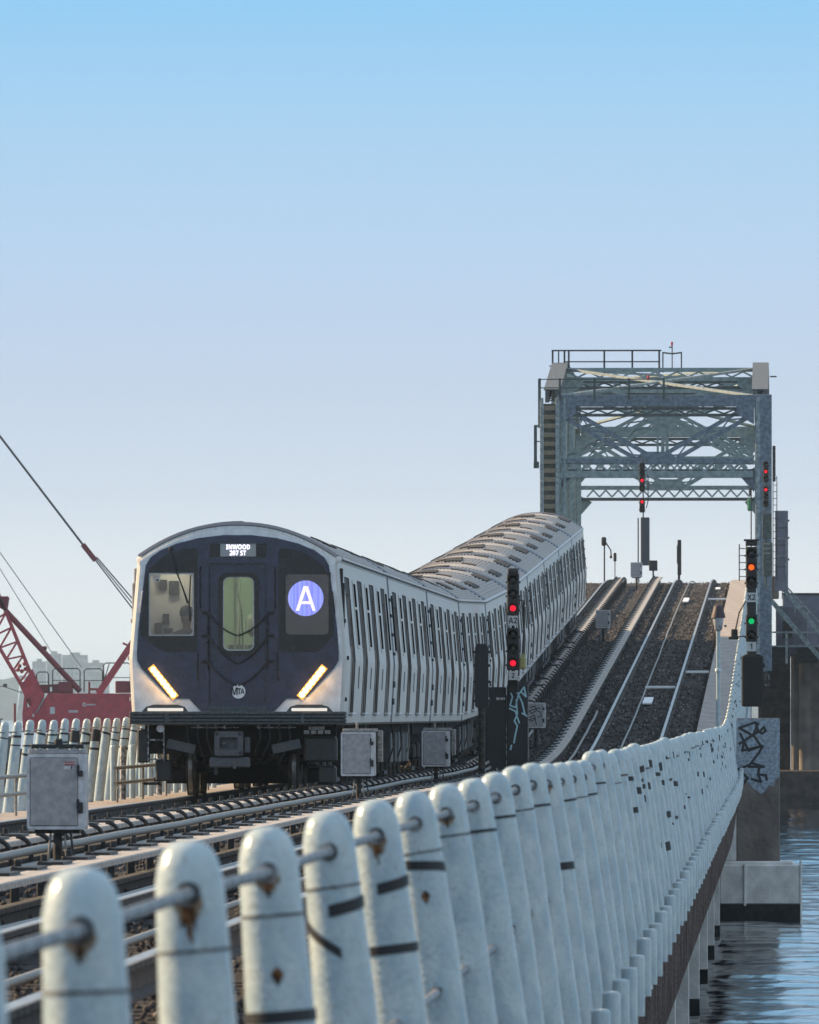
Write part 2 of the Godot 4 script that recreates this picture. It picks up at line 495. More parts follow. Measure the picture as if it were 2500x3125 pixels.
	mat("crane_dark", Color(0.20, 0.018, 0.032), 0.6)
	mat("cable_grey", Color(0.07, 0.075, 0.085), 0.6)
	mat("cable_pale", Color(0.28, 0.30, 0.32), 0.6)
	mat("red_light_paint", Color(0.45, 0.02, 0.03), 0.5)
	mat("lamp_brown", Color(0.035, 0.018, 0.026), 0.6)
	mat("green_lens", Color(0.02, 0.16, 0.07), 0.4)
	mat("yellow_box", Color(0.50, 0.46, 0.17), 0.6, 0.0, T.fine, Vector3.ONE * 4.0)
	mat("graffiti_cyan", Color(0.42, 0.66, 0.72), 0.7)
	mat("graffiti_black", Color(0.012, 0.012, 0.016), 0.6)
	mat("graffiti_grey", Color(0.26, 0.28, 0.33), 0.7)
	mat("pier_paint", Color(0.36, 0.45, 0.53), 0.75, 0.0, T.fine, Vector3.ONE * 1.0)
	mat("plate_white", Color(0.55, 0.56, 0.55), 0.6)
	mat("sticker_red", Color(0.35, 0.02, 0.03), 0.5)
	mat("house_blue", Color(0.17, 0.18, 0.235), 0.7, 0.0, T.soft, Vector3.ONE * 0.2)
	mat("land_green", Color(0.055, 0.075, 0.06), 0.95, 0.0, T.patch, Vector3.ONE * 0.01)
	mat("far_wall", Color(0.22, 0.21, 0.20), 0.9, 0.0, T.patch, Vector3.ONE * 0.02)
	mat("skin", Color(0.16, 0.085, 0.055), 0.7)
	mat("uniform_navy", Color(0.014, 0.016, 0.028), 0.8)
	mat("barge_rust", Color(0.10, 0.06, 0.05), 0.8, 0.0, T.patch, Vector3.ONE * 0.3)
	var w := mat("water", Color(0.010, 0.018, 0.028), 0.06, 0.0, null, Vector3(0.55, 0.55, 0.9), T.wave, 0.05)
	w.metallic_specular = 0.6
	glow("headlight_white", Color(1.0, 0.58, 0.17), 4.2)
	glow("headlight_amber", Color(1.0, 0.42, 0.07), 0.9)
	glow("signal_red", Color(0.85, 0.008, 0.03), 1.0)
	glow("signal_amber", Color(1.0, 0.10, 0.008), 1.0)
	glow("signal_green", Color(0.0, 0.32, 0.09), 1.0)
	glow("sign_letter", Color(0.93, 0.80, 0.92), 1.0)
	glow("sign_white", Color(0.86, 0.84, 1.0), 1.3)
	glow("skirt_light", Color(0.9, 0.86, 0.8), 0.55)
	glow("ceiling_tube", Color(0.85, 1.0, 0.82), 2.0)
	# the round LED route sign: uneven blue columns, as its scan leaves them
	var im := Image.create_empty(96, 96, false, Image.FORMAT_RGB8)
	rng.seed = 5
	for x in 96:
		var c := Color(0.10, 0.13, 0.80).lerp(Color(0.33, 0.40, 0.95), rng.randf())
		if rng.randf() < 0.15: c = Color(0.30, 0.25, 0.85)
		for y in 96: im.set_pixel(x, y, (c * (1.0 if y % 3 else 0.8)).linear_to_srgb())
	var g := glow("route_disc", Color.WHITE, 1.0)
	g.emission_texture = ImageTexture.create_from_image(im)
	g.emission_operator = BaseMaterial3D.EMISSION_OP_MULTIPLY
	g.uv1_triplanar = true
	g.uv1_scale = Vector3.ONE * 1.9
	var gl := StandardMaterial3D.new()
	gl.albedo_color = Color(0.10, 0.11, 0.11, 0.12)
	gl.transparency = BaseMaterial3D.TRANSPARENCY_ALPHA
	gl.roughness = 0.06
	M.glass = gl

# ---------------------------------------------------------------- light and air
func make_sky() -> void:
	# colours by elevation in degrees; a clear late afternoon, paler towards the horizon and round the sun
	var stops := [[0.0, Color(1.08, 1.08, 1.06)], [0.6, Color(0.955, 0.975, 0.985)], [1.2, Color(0.835, 0.885, 0.94)], [1.8, Color8(198, 215, 237)], [2.5, Color8(186, 213, 241)], [3.2, Color8(170, 211, 243)], [3.9, Color8(147, 205, 246)], [8.0, Color8(150, 203, 241)], [16.0, Color8(184, 214, 239)], [25.0, Color8(188, 211, 234)], [90.0, Color8(150, 182, 220)]]
	var W := 256
	var SKYK := 1.0 / 1.7
	var H := 2048
	var im := Image.create_empty(W, H, false, Image.FORMAT_RGBF)
	var sun := Vector3(-sin(deg_to_rad(67.0)) * cos(deg_to_rad(26.0)), sin(deg_to_rad(26.0)), -cos(deg_to_rad(67.0)) * cos(deg_to_rad(26.0)))
	for j in H:
		var el := 90.0 - (j + 0.5) * 180.0 / H
		var e := maxf(el, 0.0)
		var c: Color = stops[stops.size() - 1][1].srgb_to_linear()
		for k in stops.size() - 1:
			if e <= stops[k + 1][0]:
				var t: float = (e - stops[k][0]) / (stops[k + 1][0] - stops[k][0])
				c = stops[k][1].srgb_to_linear().lerp(stops[k + 1][1].srgb_to_linear(), t)
				break
		if el < 0.0: c = Color(0.16, 0.18, 0.19)
		for i in W:
			var az := ((i + 0.5) / W - 0.5) * TAU
			var d := Vector3(sin(az) * cos(deg_to_rad(el)), sin(deg_to_rad(el)), -cos(az) * cos(deg_to_rad(el)))
			var g := exp(-acos(clampf(d.dot(sun), -1.0, 1.0)) / 0.30)
			im.set_pixel(i, j, c * SKYK if el < 0.0 else c * SKYK + Color(0.5, 0.44, 0.36) * g)
	var sm := PanoramaSkyMaterial.new()
	sm.panorama = ImageTexture.create_from_image(im)
	var sky := Sky.new()
	sky.sky_material = sm
	var e := Environment.new()
	e.background_mode = Environment.BG_SKY
	e.sky = sky
	e.background_energy_multiplier = 1.0
	e.tonemap_mode = Environment.TONE_MAPPER_LINEAR
	e.tonemap_exposure = 1.7
	e.sdfgi_enabled = true
	e.ssao_enabled = true
	e.ssil_enabled = true
	if FOG > 0.0:
		e.fog_enabled = true
		e.fog_density = FOG
		e.fog_light_color = Color(0.77, 0.87, 0.95)
	var w := WorldEnvironment.new()
	w.name = "world_environment"
	w.environment = e
	add_child(w)
	var l := DirectionalLight3D.new()
	l.name = "sun_light"
	l.light_color = Color(1.0, 0.86, 0.66)
	l.light_energy = 1.6
	l.light_angular_distance = 0.5
	l.shadow_enabled = true
	add_child(l)
	l.look_at_from_position(Vector3.ZERO, -sun, Vector3.UP)

func make_camera() -> void:
	var cam := Camera3D.new()
	cam.name = "camera"
	add_child(cam)
	cam.position = Vector3(0, EYE, 0)
	cam.rotation = Vector3(deg_to_rad(1.1046), 0, 0)
	var a := CameraAttributesPhysical.new()
	a.frustum_focal_length = 245.76
	a.frustum_focus_distance = 165.0
	a.exposure_aperture = 16.0
	a.frustum_near = 1.0
	a.frustum_far = 20000.0
	cam.attributes = a
	cam.fov = 5.5895
	cam.near = 1.0
	cam.far = 20000.0
	cam.current = true

# ---------------------------------------------------------------- water, land
func make_water() -> void:
	var b := MB.new()
	b.quad(Vector3(-9000, -0.03, 400), Vector3(9000, -0.03, 400), Vector3(9000, -0.03, -14000), Vector3(-9000, -0.03, -14000), Vector3.UP)
	struct("sea_water", b, M.water, "dark rippled water of the bay stretching to the horizon")
	# real ripples where the water shows between the piers
	var f := FastNoiseLite.new()
	f.seed = 9; f.frequency = 1.0; f.fractal_octaves = 2
	f.domain_warp_enabled = true; f.domain_warp_amplitude = 0.35; f.domain_warp_frequency = 0.6
	var wv := MB.new()
	var nx := 120
	var nz := 820
	var PT := []
	var NR := []
	for j in nz + 1:
		var d := 112.0 + pow(float(j) / nz, 1.35) * 430.0
		for i in nx + 1:
			var xx := -2.4 + 0.0352 * d + i * 0.075 * (1.0 + 0.5 * float(j) / nz)
			var y := f.get_noise_2d(xx / 4.0, d / 3.4) * 0.042 + f.get_noise_2d(xx / 1.3 + 50.0, d / 1.5) * 0.012 + f.get_noise_2d(xx / 0.5, d / 0.9 + 80.0) * 0.0055
			PT.append(Vector3(xx, y + 0.03, -d))
	var w1 := nx + 1
	for j in nz + 1:
		for i in nx + 1:
			var q: Vector3 = (PT[j * w1 + mini(i + 1, nx)] - PT[j * w1 + maxi(i - 1, 0)]).cross(PT[mini(j + 1, nz) * w1 + i] - PT[maxi(j - 1, 0) * w1 + i]).normalized()
			NR.append(q if q.y > 0.0 else -q)
	for j in nz:
		for i in nx:
			var k := j * w1 + i
			wv.squad(PT[k], PT[k + 1], PT[k + w1 + 1], PT[k + w1], NR[k], NR[k + 1], NR[k + w1 + 1], NR[k + w1])
	struct("channel_water", wv, M.water, "choppy dark channel water beside the viaduct piers")

func make_land() -> void:
	var LAND := 2.1
	var f := FastNoiseLite.new()
	f.seed = 4; f.frequency = 0.012
	var b := MB.new()
	for k in 150:
		var xa := -620.0 + k * 10.0
		var ha := 5.0 + 7.0 * absf(f.get_noise_1d(xa)) + 9.0 * exp(-pow((xa + 172.0) / 22.0, 2.0))
		var hb := 5.0 + 7.0 * absf(f.get_noise_1d(xa + 10.0)) + 9.0 * exp(-pow((xa + 162.0) / 22.0, 2.0))
		b.quad(Vector3(xa, -0.5, -4000) * LAND, Vector3(xa + 10, -0.5, -4000) * LAND, Vector3(xa + 10, hb, -4040) * LAND, Vector3(xa, ha, -4040) * LAND, Vector3(0, 0.3, 1))
		b.quad(Vector3(xa, ha, -4040) * LAND, Vector3(xa + 10, hb, -4040) * LAND, Vector3(xa + 10, hb, -4200) * LAND, Vector3(xa, ha, -4200) * LAND, Vector3(0, 1, 0))
	struct("far_shore_hills", b, M.land_green, "low hazy wooded shore across the bay")
	# blocks on the far shore, each with its storeys of windows
	for q in [[-146.0, 5.0, 22.5], [-140.4, 5.4, 25.5], [-134.4, 9.6, 25.0], [-124.6, 6.2, 22.0], [-119.4, 3.0, 16.5]]:
		var i := [-146.0, -140.4, -134.4, -124.6, -119.4].find(q[0])
		var o := thing("apartment_building", ["low hazy apartment block at the left end of the far cluster", "tall hazy apartment tower next to the left end block", "broad tall hazy apartment tower with a roof hut", "hazy apartment block at the right end of the far cluster", "smallest hazy far building standing apart to the right"][i], "building", Transform3D(Basis.from_scale(Vector3.ONE * LAND), Vector3(q[0], 0, -4060.0 + i * 0.6) * LAND), "apartment buildings on the far shore")
		var w := MB.new()
		w.box(Vector3(q[1] * 0.5, q[2] * 0.5, -6), Vector3(q[1], q[2], 12))
		part("wall", w, M.far_wall, o)
		var g := MB.new()
		for r in int(q[2] / 3.2):
			for c in int(q[1] / 1.6):
				g.box(Vector3(0.8 + c * 1.6, 2.2 + r * 3.1, 0.05), Vector3(0.9, 1.4, 0.1))
		stuff_part(part("window", g, M.side_glass, o))
		var rf := MB.new()
		rf.box(Vector3(q[1] * 0.5, q[2] + 0.5, -6), Vector3(q[1] * 0.4, 1.0, 4))
		part("roof_hut", rf, M.far_wall, o)

# ---------------------------------------------------------------- viaduct and tracks
func make_viaduct() -> void:
	var o := thing("railway_viaduct", "long concrete railway viaduct on wall piers climbing to the bridge", "viaduct")
	var d := MB.new()
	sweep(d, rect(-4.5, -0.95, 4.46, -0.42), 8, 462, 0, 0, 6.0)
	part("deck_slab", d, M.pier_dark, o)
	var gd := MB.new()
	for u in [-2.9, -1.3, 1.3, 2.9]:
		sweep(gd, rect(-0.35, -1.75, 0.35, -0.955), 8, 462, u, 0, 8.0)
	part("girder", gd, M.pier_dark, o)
	# outer face: panels of rust-stained ribbed concrete, joint by joint
	var s := 20.0
	while s < 458.0:
		var p := MB.new()
		sweep(p, rect(4.463, -1.46, 4.52, -0.30), s + 0.03, s + 5.97, 0, 0, 6.0)
		var r := s + 0.2
		while r < s + 5.9:
			if s < 330.0:
				sweep(p, rect(4.521, -1.43, 4.55, -0.42), r, r + 0.14, 0, 0, 1.0)
			r += 0.42
		part("fascia_panel", p, M.fascia, o)
		s += 6.0
	var le := MB.new()
	sweep(le, rect(-4.56, -1.2, -4.503, -0.13), 60, 462, 0, 0, 6.0)
	part("fascia_panel", le, M.fascia, o)
	# wall piers with a dark tide band
	s = 223.0 - 17.6 * 6
	while s < 455.0:
		var top := rail_y(s) - 0.96
		var w := MB.new()
		var arch := PackedVector2Array([Vector2(4.33, 0.21), Vector2(4.33, top), Vector2(-4.3, top), Vector2(-4.3, 0.21), Vector2(-3.96, 0.21)])
		for i in 13:
			arch.append(Vector2(-3.96 * cos(PI * i / 12.0), 0.45 + maxf(0.3, top - 1.1) * sin(PI * i / 12.0)))
		arch.append(Vector2(3.96, 0.21))
		w.plate(arch, [], -0.45, 0.45, F(s, 0, -rail_y(s)))
		part("pier_wall", w, M.bent_white, o)
		var t := MB.new()
		for u in [-4.13, 4.145]: t.box(F(s, u, -rail_y(s)) * Vector3(0, -0.55, 0), Vector3(0.38, 1.5, 0.91), F(s, 0, 0).basis)
		part("tide_band", t, M.tide, o)
		s += 17.6
	# footways on both sides
	for sd in [-1.0, 1.0]:
		var k := 40.0
		while k < 455.0:
			var fw := MB.new()
			if sd < 0: sweep(fw, rect(-4.5, -0.415, -3.62, -0.115), k, k + 11.97, 0, 0, 6.0)
			else: sweep(fw, rect(3.58, -0.415, 4.46, -0.02), k, k + 11.97, 0, 0, 6.0)
			part("footway_slab", fw, M.concrete, o)
			k += 12.0

func make_trackbed() -> void:
	var f := FastNoiseLite.new()
	f.seed = 3; f.frequency = 0.35; f.fractal_octaves = 3
	var b := MB.new()
	var us := []
	var u := -3.6
	while u <= 3.57:
		us.append(u)
		u += 0.16
	var ss := []
	var s := 30.0
	while s < 462.0:
		ss.append(s)
		s += 0.55 if s < 110.0 else 1.2
	var g := []
	for a in ss:
		var row := []
		for q in us:
			row.append(P(a, q, -0.175 + 0.055 * f.get_noise_2d(q * 9.0, a * 4.0) + 0.05 * f.get_noise_2d(q * 2.0, a)))
		g.append(row)
	for i in ss.size() - 1:
		for j in us.size() - 1:
			b.quad(g[i][j], g[i][j + 1], g[i + 1][j + 1], g[i + 1][j], Vector3.UP)
	struct("ballast_ground", b, M.ballast, "dark gravel ballast between and beside the two tracks")
	# loose stones
	rng.seed = 77
	var st := MB.new()
	st.lathe([Vector2(0, -0.5), Vector2(0.42, -0.3), Vector2(0.55, 0.05), Vector2(0.3, 0.42), Vector2(0, 0.5)], 5, Transform3D.IDENTITY, 0, TAU, false)
	var mm := MultiMesh.new()
	mm.transform_format = MultiMesh.TRANSFORM_3D
	mm.mesh = st.mesh()
	mm.instance_count = 30000
	for i in 30000:
		var a := 38.0 + pow(rng.randf(), 1.5) * 330.0
		var q := rng.randf_range(-3.5, 3.5)
		var k := rng.randf_range(0.022, 0.05) if a < 110.0 else rng.randf_range(0.035, 0.085)
		var bs := Basis.from_euler(Vector3(rng.randf() * TAU, rng.randf() * TAU, rng.randf() * TAU)) * Basis.from_scale(Vector3(k, k * rng.randf_range(0.6, 1.0), k * rng.randf_range(0.7, 1.3)))
		mm.set_instance_transform(i, Transform3D(bs, P(a, q, -0.15 + rng.randf_range(-0.03, 0.03))))
	var mi := MultiMeshInstance3D.new()
	mi.name = "ballast_gravel"
	mi.multimesh = mm
	mi.material_override = M.stone
	add_child(mi)
	mi.set_meta("kind", "stuff"); mi.set_meta("label", "loose dark gravel lying along the tracks")
	var m9 := MultiMesh.new()
	m9.transform_format = MultiMesh.TRANSFORM_3D
	m9.mesh = mm.mesh
	m9.instance_count = 4500
	for i in 4500:
		var a := 38.0 + pow(rng.randf(), 0.9) * 390.0
		var q := rng.randf_range(-3.5, 3.55)
		var k := rng.randf_range(0.018, 0.04) if a < 110.0 else rng.randf_range(0.03, 0.075)
		var bs := Basis.from_euler(Vector3(rng.randf() * TAU, rng.randf() * TAU, rng.randf() * TAU)) * Basis.from_scale(Vector3(k, k * rng.randf_range(0.6, 1.0), k * rng.randf_range(0.7, 1.3)))
		m9.set_instance_transform(i, Transform3D(bs, P(a, q, -0.14 + rng.randf_range(-0.03, 0.03))))
	var mi9 := MultiMeshInstance3D.new()
	mi9.name = "pale_gravel"
	mi9.multimesh = m9
	mi9.material_override = M.pale_stone
	add_child(mi9)
	mi9.set_meta("kind", "stuff"); mi9.set_meta("label", "paler stones scattered over the dark ballast")
	# ties: the nearest 150 of each track are pieces, the rest one mass
	for side in [-1, 1]:
		var tb := MB.new()
		tb.cbox(Vector3.ZERO, Vector3(2.5, 0.17, 0.23), 0.012)
		var tm := tb.mesh()
		var hold := thing("track_ties", "dark timber ties under the left track" if side < 0 else "dark timber ties under the right track", "railway ties", F(60, 2.1 * side, 0))
		var a := 40.0
		var k := 0
		var rest := []
		var inv: Transform3D = hold.transform.affine_inverse()
		while a < 455.0:
			var xf := inv * (F(a, 2.1 * side + rng.randf_range(-0.04, 0.04), -0.25, true))
			if k % 2 == 0 and k < 300: part("tie", tm, M.tie_wood, hold, xf)
			else: rest.append(xf)
			a += 0.62
			k += 1
		var m2 := MultiMesh.new()
		m2.transform_format = MultiMesh.TRANSFORM_3D
		m2.mesh = tm
		m2.instance_count = rest.size()
		for i in rest.size(): m2.set_instance_transform(i, rest[i])
		var m3 := MultiMeshInstance3D.new()
		m3.name = "tie_rows"
		m3.multimesh = m2
		m3.material_override = M.tie_wood
		m3.set_meta("kind", "stuff")
		hold.add_child(m3)

func make_rails() -> void:
	var foot := [Vector2(-0.07, -0.15), Vector2(0.07, -0.15), Vector2(0.07, -0.138), Vector2(0.012, -0.118), Vector2(0.012, -0.045), Vector2(0.036, -0.034), Vector2(0.036, -0.006), Vector2(-0.036, -0.006), Vector2(-0.036, -0.034), Vector2(-0.012, -0.045), Vector2(-0.012, -0.118), Vector2(-0.07, -0.138)]
	var head := rect(-0.033, -0.005, 0.033, 0.003)
	for q in [[-2.82, "outer running rail of the left track, under the train"], [-1.38, "inner running rail of the left track beside the covered third rail"], [1.38, "inner running rail of the empty right track"], [2.82, "outer running rail of the empty right track beside the footway"]]:
		var o := thing("running_rail", q[1], "rail", Transform3D.IDENTITY, "running rails")
		var b := MB.new()
		bank = 0.135 if q[0] > 2.5 else 0.0
		sweep(b, foot, 20, 470, q[0], 0, 3.0)
		part("web", b, M.rail_side, o)
		var h := MB.new()
		sweep(h, head, 20, 470, q[0], 0, 3.0)
		part("polished_head", h, M.rail_head, o)
		bank = 0.0
	# thin guard cable line between the right-hand rails
	var gb := MB.new()
	var s := 30.0
	var pts := []
	rng.seed = 12
	while s < 462.0:
		pts.append(P(s, 1.95 + 0.03 * sin(s * 0.03) + rng.randf_range(-0.008, 0.008), -0.08))
		s += 6.0
	gb.tube(pts, 0.024, 6)
	single("track_cable", gb, M.conduit, "pale cable line running between the rails of the right track", "cable")
	var o2 := thing("rail_guard_strip", "pale jointed guard strip at the foot of the near right-track rail", "guard strip")
	var gs := 42.0
	while gs < 118.0:
		var g2 := MB.new()
		sweep(g2, rect(1.45, -0.125, 1.475, -0.055), gs, gs + 0.94, 0, 0, 1.0)
		part("segment", g2, M.conduit, o2)
		gs += 1.0
	# white plates and gauge bars lying across the right track
	var n := 0
	for q in [[268.0, 2.15, 0.16, 4.4, "white plate lying between the right-hand rails below the lamp post"], [384.0, 2.1, 0.14, 6.0, "white plate lying between the right-hand rails near the crest"], [404.0, 3.15, 0.12, 3.0, "small white plate at the crest beside the right rail"]]:
		var pl := MB.new()
		pl.cbox(Vector3.ZERO, Vector3(q[2] * 1.5, 0.05, q[3]), 0.01)
		single("track_plate", pl, M.white_plain, q[4], "plate", F(q[0], q[1], -0.09, true), "white track plates")
		n += 1
	for q in [[292.0, 2.9, 3.55, "white cross bar from the right rail to the footway beside the lamp post"], [384.0, 2.9, 3.6, "white cross bar near the crest beside the footway"], [278.0, 1.95, 2.75, "thin white cross bar between the rails of the right track"]]:
		var cb := MB.new()
		cb.cbox(Vector3((q[2] - q[1]) * 0.5, 0, 0), Vector3(q[2] - q[1], 0.07, 0.12), 0.01)
		single("cross_bar", cb, M.white_plain, q[3], "bar", F(q[0], q[1], -0.05), "white bars across the track")

func third_rail(called_label: String, u: float, dir: float, s0: float, s1: float, pitch: float, hooks: bool) -> void:
	var o := thing("third_rail", called_label, "third rail", Transform3D.IDENTITY, "covered third rails")
	var b := MB.new()
	sweep(b, [Vector2(-0.06, -0.05), Vector2(0.06, -0.05), Vector2(0.02, -0.03), Vector2(0.02, 0.04), Vector2(0.05, 0.055), Vector2(0.05, 0.085), Vector2(-0.05, 0.085), Vector2(-0.05, 0.055), Vector2(-0.02, 0.04), Vector2(-0.02, -0.03)], s0, s1, u, -0.12, 4.0)
	part("conductor", b, M.rail_side, o)
	var c := MB.new()
	sweep(c, rect(-0.032, 0.086, 0.032, 0.091), s0, s1, u, -0.12, 4.0)
	part("contact_strip", c, M.rail_head, o)
	# cover boards, joint by joint
	var s := s0
	var k := 0
	while s < s1 - 0.1:
		var e := minf(s + pitch * 2.0, s1)
		var cv := MB.new()
		sweep(cv, [Vector2(-0.12, 0.215), Vector2(0.12, 0.215), Vector2(0.12, 0.250), Vector2(0.105, 0.258), Vector2(-0.105, 0.258), Vector2(-0.12, 0.250)], s + 0.012, e - 0.012, u, -0.12, 3.0)
		part("cover_board", cv, M.cover_board, o)
		s = e
	# brackets stand on the side away from the running rail
	var br := MB.new()
	var bs := -1.0
	br.cbox(Vector3(bs * 0.22, 0.05, 0), Vector3(0.06, 0.46, 0.07), 0.008)
	br.box(Vector3(bs * 0.115, 0.268, 0), Vector3(0.15, 0.022, 0.95))
	br.box(Vector3(bs * 0.12, 0.20, 0), Vector3(0.22, 0.025, 0.06))
	br.cbox(Vector3(bs * 0.04, -0.12, 0), Vector3(0.14, 0.11, 0.12), 0.015)
	br.cbox(Vector3(bs * 0.20, 0.30, 0), Vector3(0.045, 0.05, 0.045), 0.006)
	br.box(Vector3(bs * 0.16, -0.17, 0), Vector3(0.46, 0.03, 0.16))
	if hooks:
		var pts := []
		for i in 7:
			var a := PI / 2 * i / 6.0
			pts.append(Vector3(0.07 + 0.12 * sin(a), 0.16 + 0.125 * cos(a), 0.25))
		pts.append(Vector3(0.195, -0.02, 0.25)); pts.append(Vector3(0.205, -0.17, 0.25))
		br.tube(pts, 0.022, 6)
	var bm := br.mesh()
	s = s0 + 0.4
	while s < s1:
		part("bracket", bm, M.black_metal, o, F(s, u, -0.12, true))
		s += pitch

func make_power() -> void:
	third_rail("pale-boarded third rail with black hooks beside the train's track", -0.73, -1.0, 62, 416, 2.25, true)
	third_rail("wide pale-boarded third rail along the empty right track", 0.73, 1.0, 46, 420, 2.45, false)
	var n := 0
	for q in [[-0.50, 0.06, "upper pale conduit under the black hooks of the third rail", 0.035], [-0.47, -0.07, "lower pale conduit on the deck below the hooked third rail", 0.04], [-0.30, -0.10, "thin conduit between the two covered third rails", 0.03], [1.0, -0.10, "conduit at the foot of the right-hand third rail", 0.03]]:
		var b := MB.new()
		var pts := []
		var s := 60.0
		rng.seed = 30 + n
		while s <= 260.0:
			pts.append(P(s, q[0] + rng.randf_range(-0.01, 0.01), q[1] + rng.randf_range(-0.012, 0.008)))
			s += 5.0
		b.tube(pts, q[3], 8)
		single("conduit_pipe", b, M.conduit, q[2], "pipe", Transform3D.IDENTITY, "conduit pipes along the third rails")
		n += 1

# ---------------------------------------------------------------- the train
const SIDE := [[1.44, 1.00], [1.475, 1.03], [1.49, 1.17], [1.525, 1.80], [1.53, 1.93], [1.52, 2.06], [1.415, 3.28], [1.425, 3.31], [1.425, 3.345], [1.40, 3.365]]
const CAR := 18.2

func side_at(y: float) -> float:
	for i in SIDE.size() - 1:
		if y >= SIDE[i][1] and y <= SIDE[i + 1][1]:
			return lerpf(SIDE[i][0], SIDE[i + 1][0], (y - SIDE[i][1]) / (SIDE[i + 1][1] - SIDE[i][1]))
	return SIDE[0][0]

func roof_y(x: float) -> float:
	return 3.365 + 0.46 * (1.0 - pow(absf(x) / 1.40, 2.15))

func skin(b: MB, y0: float, y1: float, z0: float, z1: float, out: float, sg: float, closed := 0.0) -> void: # strip of the body side between two heights
	var ys := [y0]
	for p in SIDE:
		if p[1] > y0 + 0.001 and p[1] < y1 - 0.001: ys.append(p[1])
	ys.append(y1)
	for i in ys.size() - 1:
		var a := Vector3((side_at(ys[i]) + out) * sg, ys[i], z0)
		var c := Vector3((side_at(ys[i + 1]) + out) * sg, ys[i + 1], z0)
		var dz := Vector3(0, 0, z1 - z0)
		b.quad(a, c, c + dz, a + dz, Vector3(sg, 0, 0))
		if closed > 0.0:
			var w := Vector3(closed * sg, 0, 0)
			b.quad(a, c, c - w, a - w, Vector3(0, 0, -1) if z1 > z0 else Vector3(0, 0, 1))
			b.quad(a + dz, c + dz, c + dz - w, a + dz - w, Vector3(0, 0, 1) if z1 > z0 else Vector3(0, 0, -1))
	if closed > 0.0:
		for y in [y0, y1]:
			var a := Vector3((side_at(y) + out) * sg, y, z0)
			b.quad(a, a + Vector3(0, 0, z1 - z0), a + Vector3(-closed * sg, 0, z1 - z0), a + Vector3(-closed * sg, 0, 0), Vector3(0, 1 if y == y1 else -1, 0))

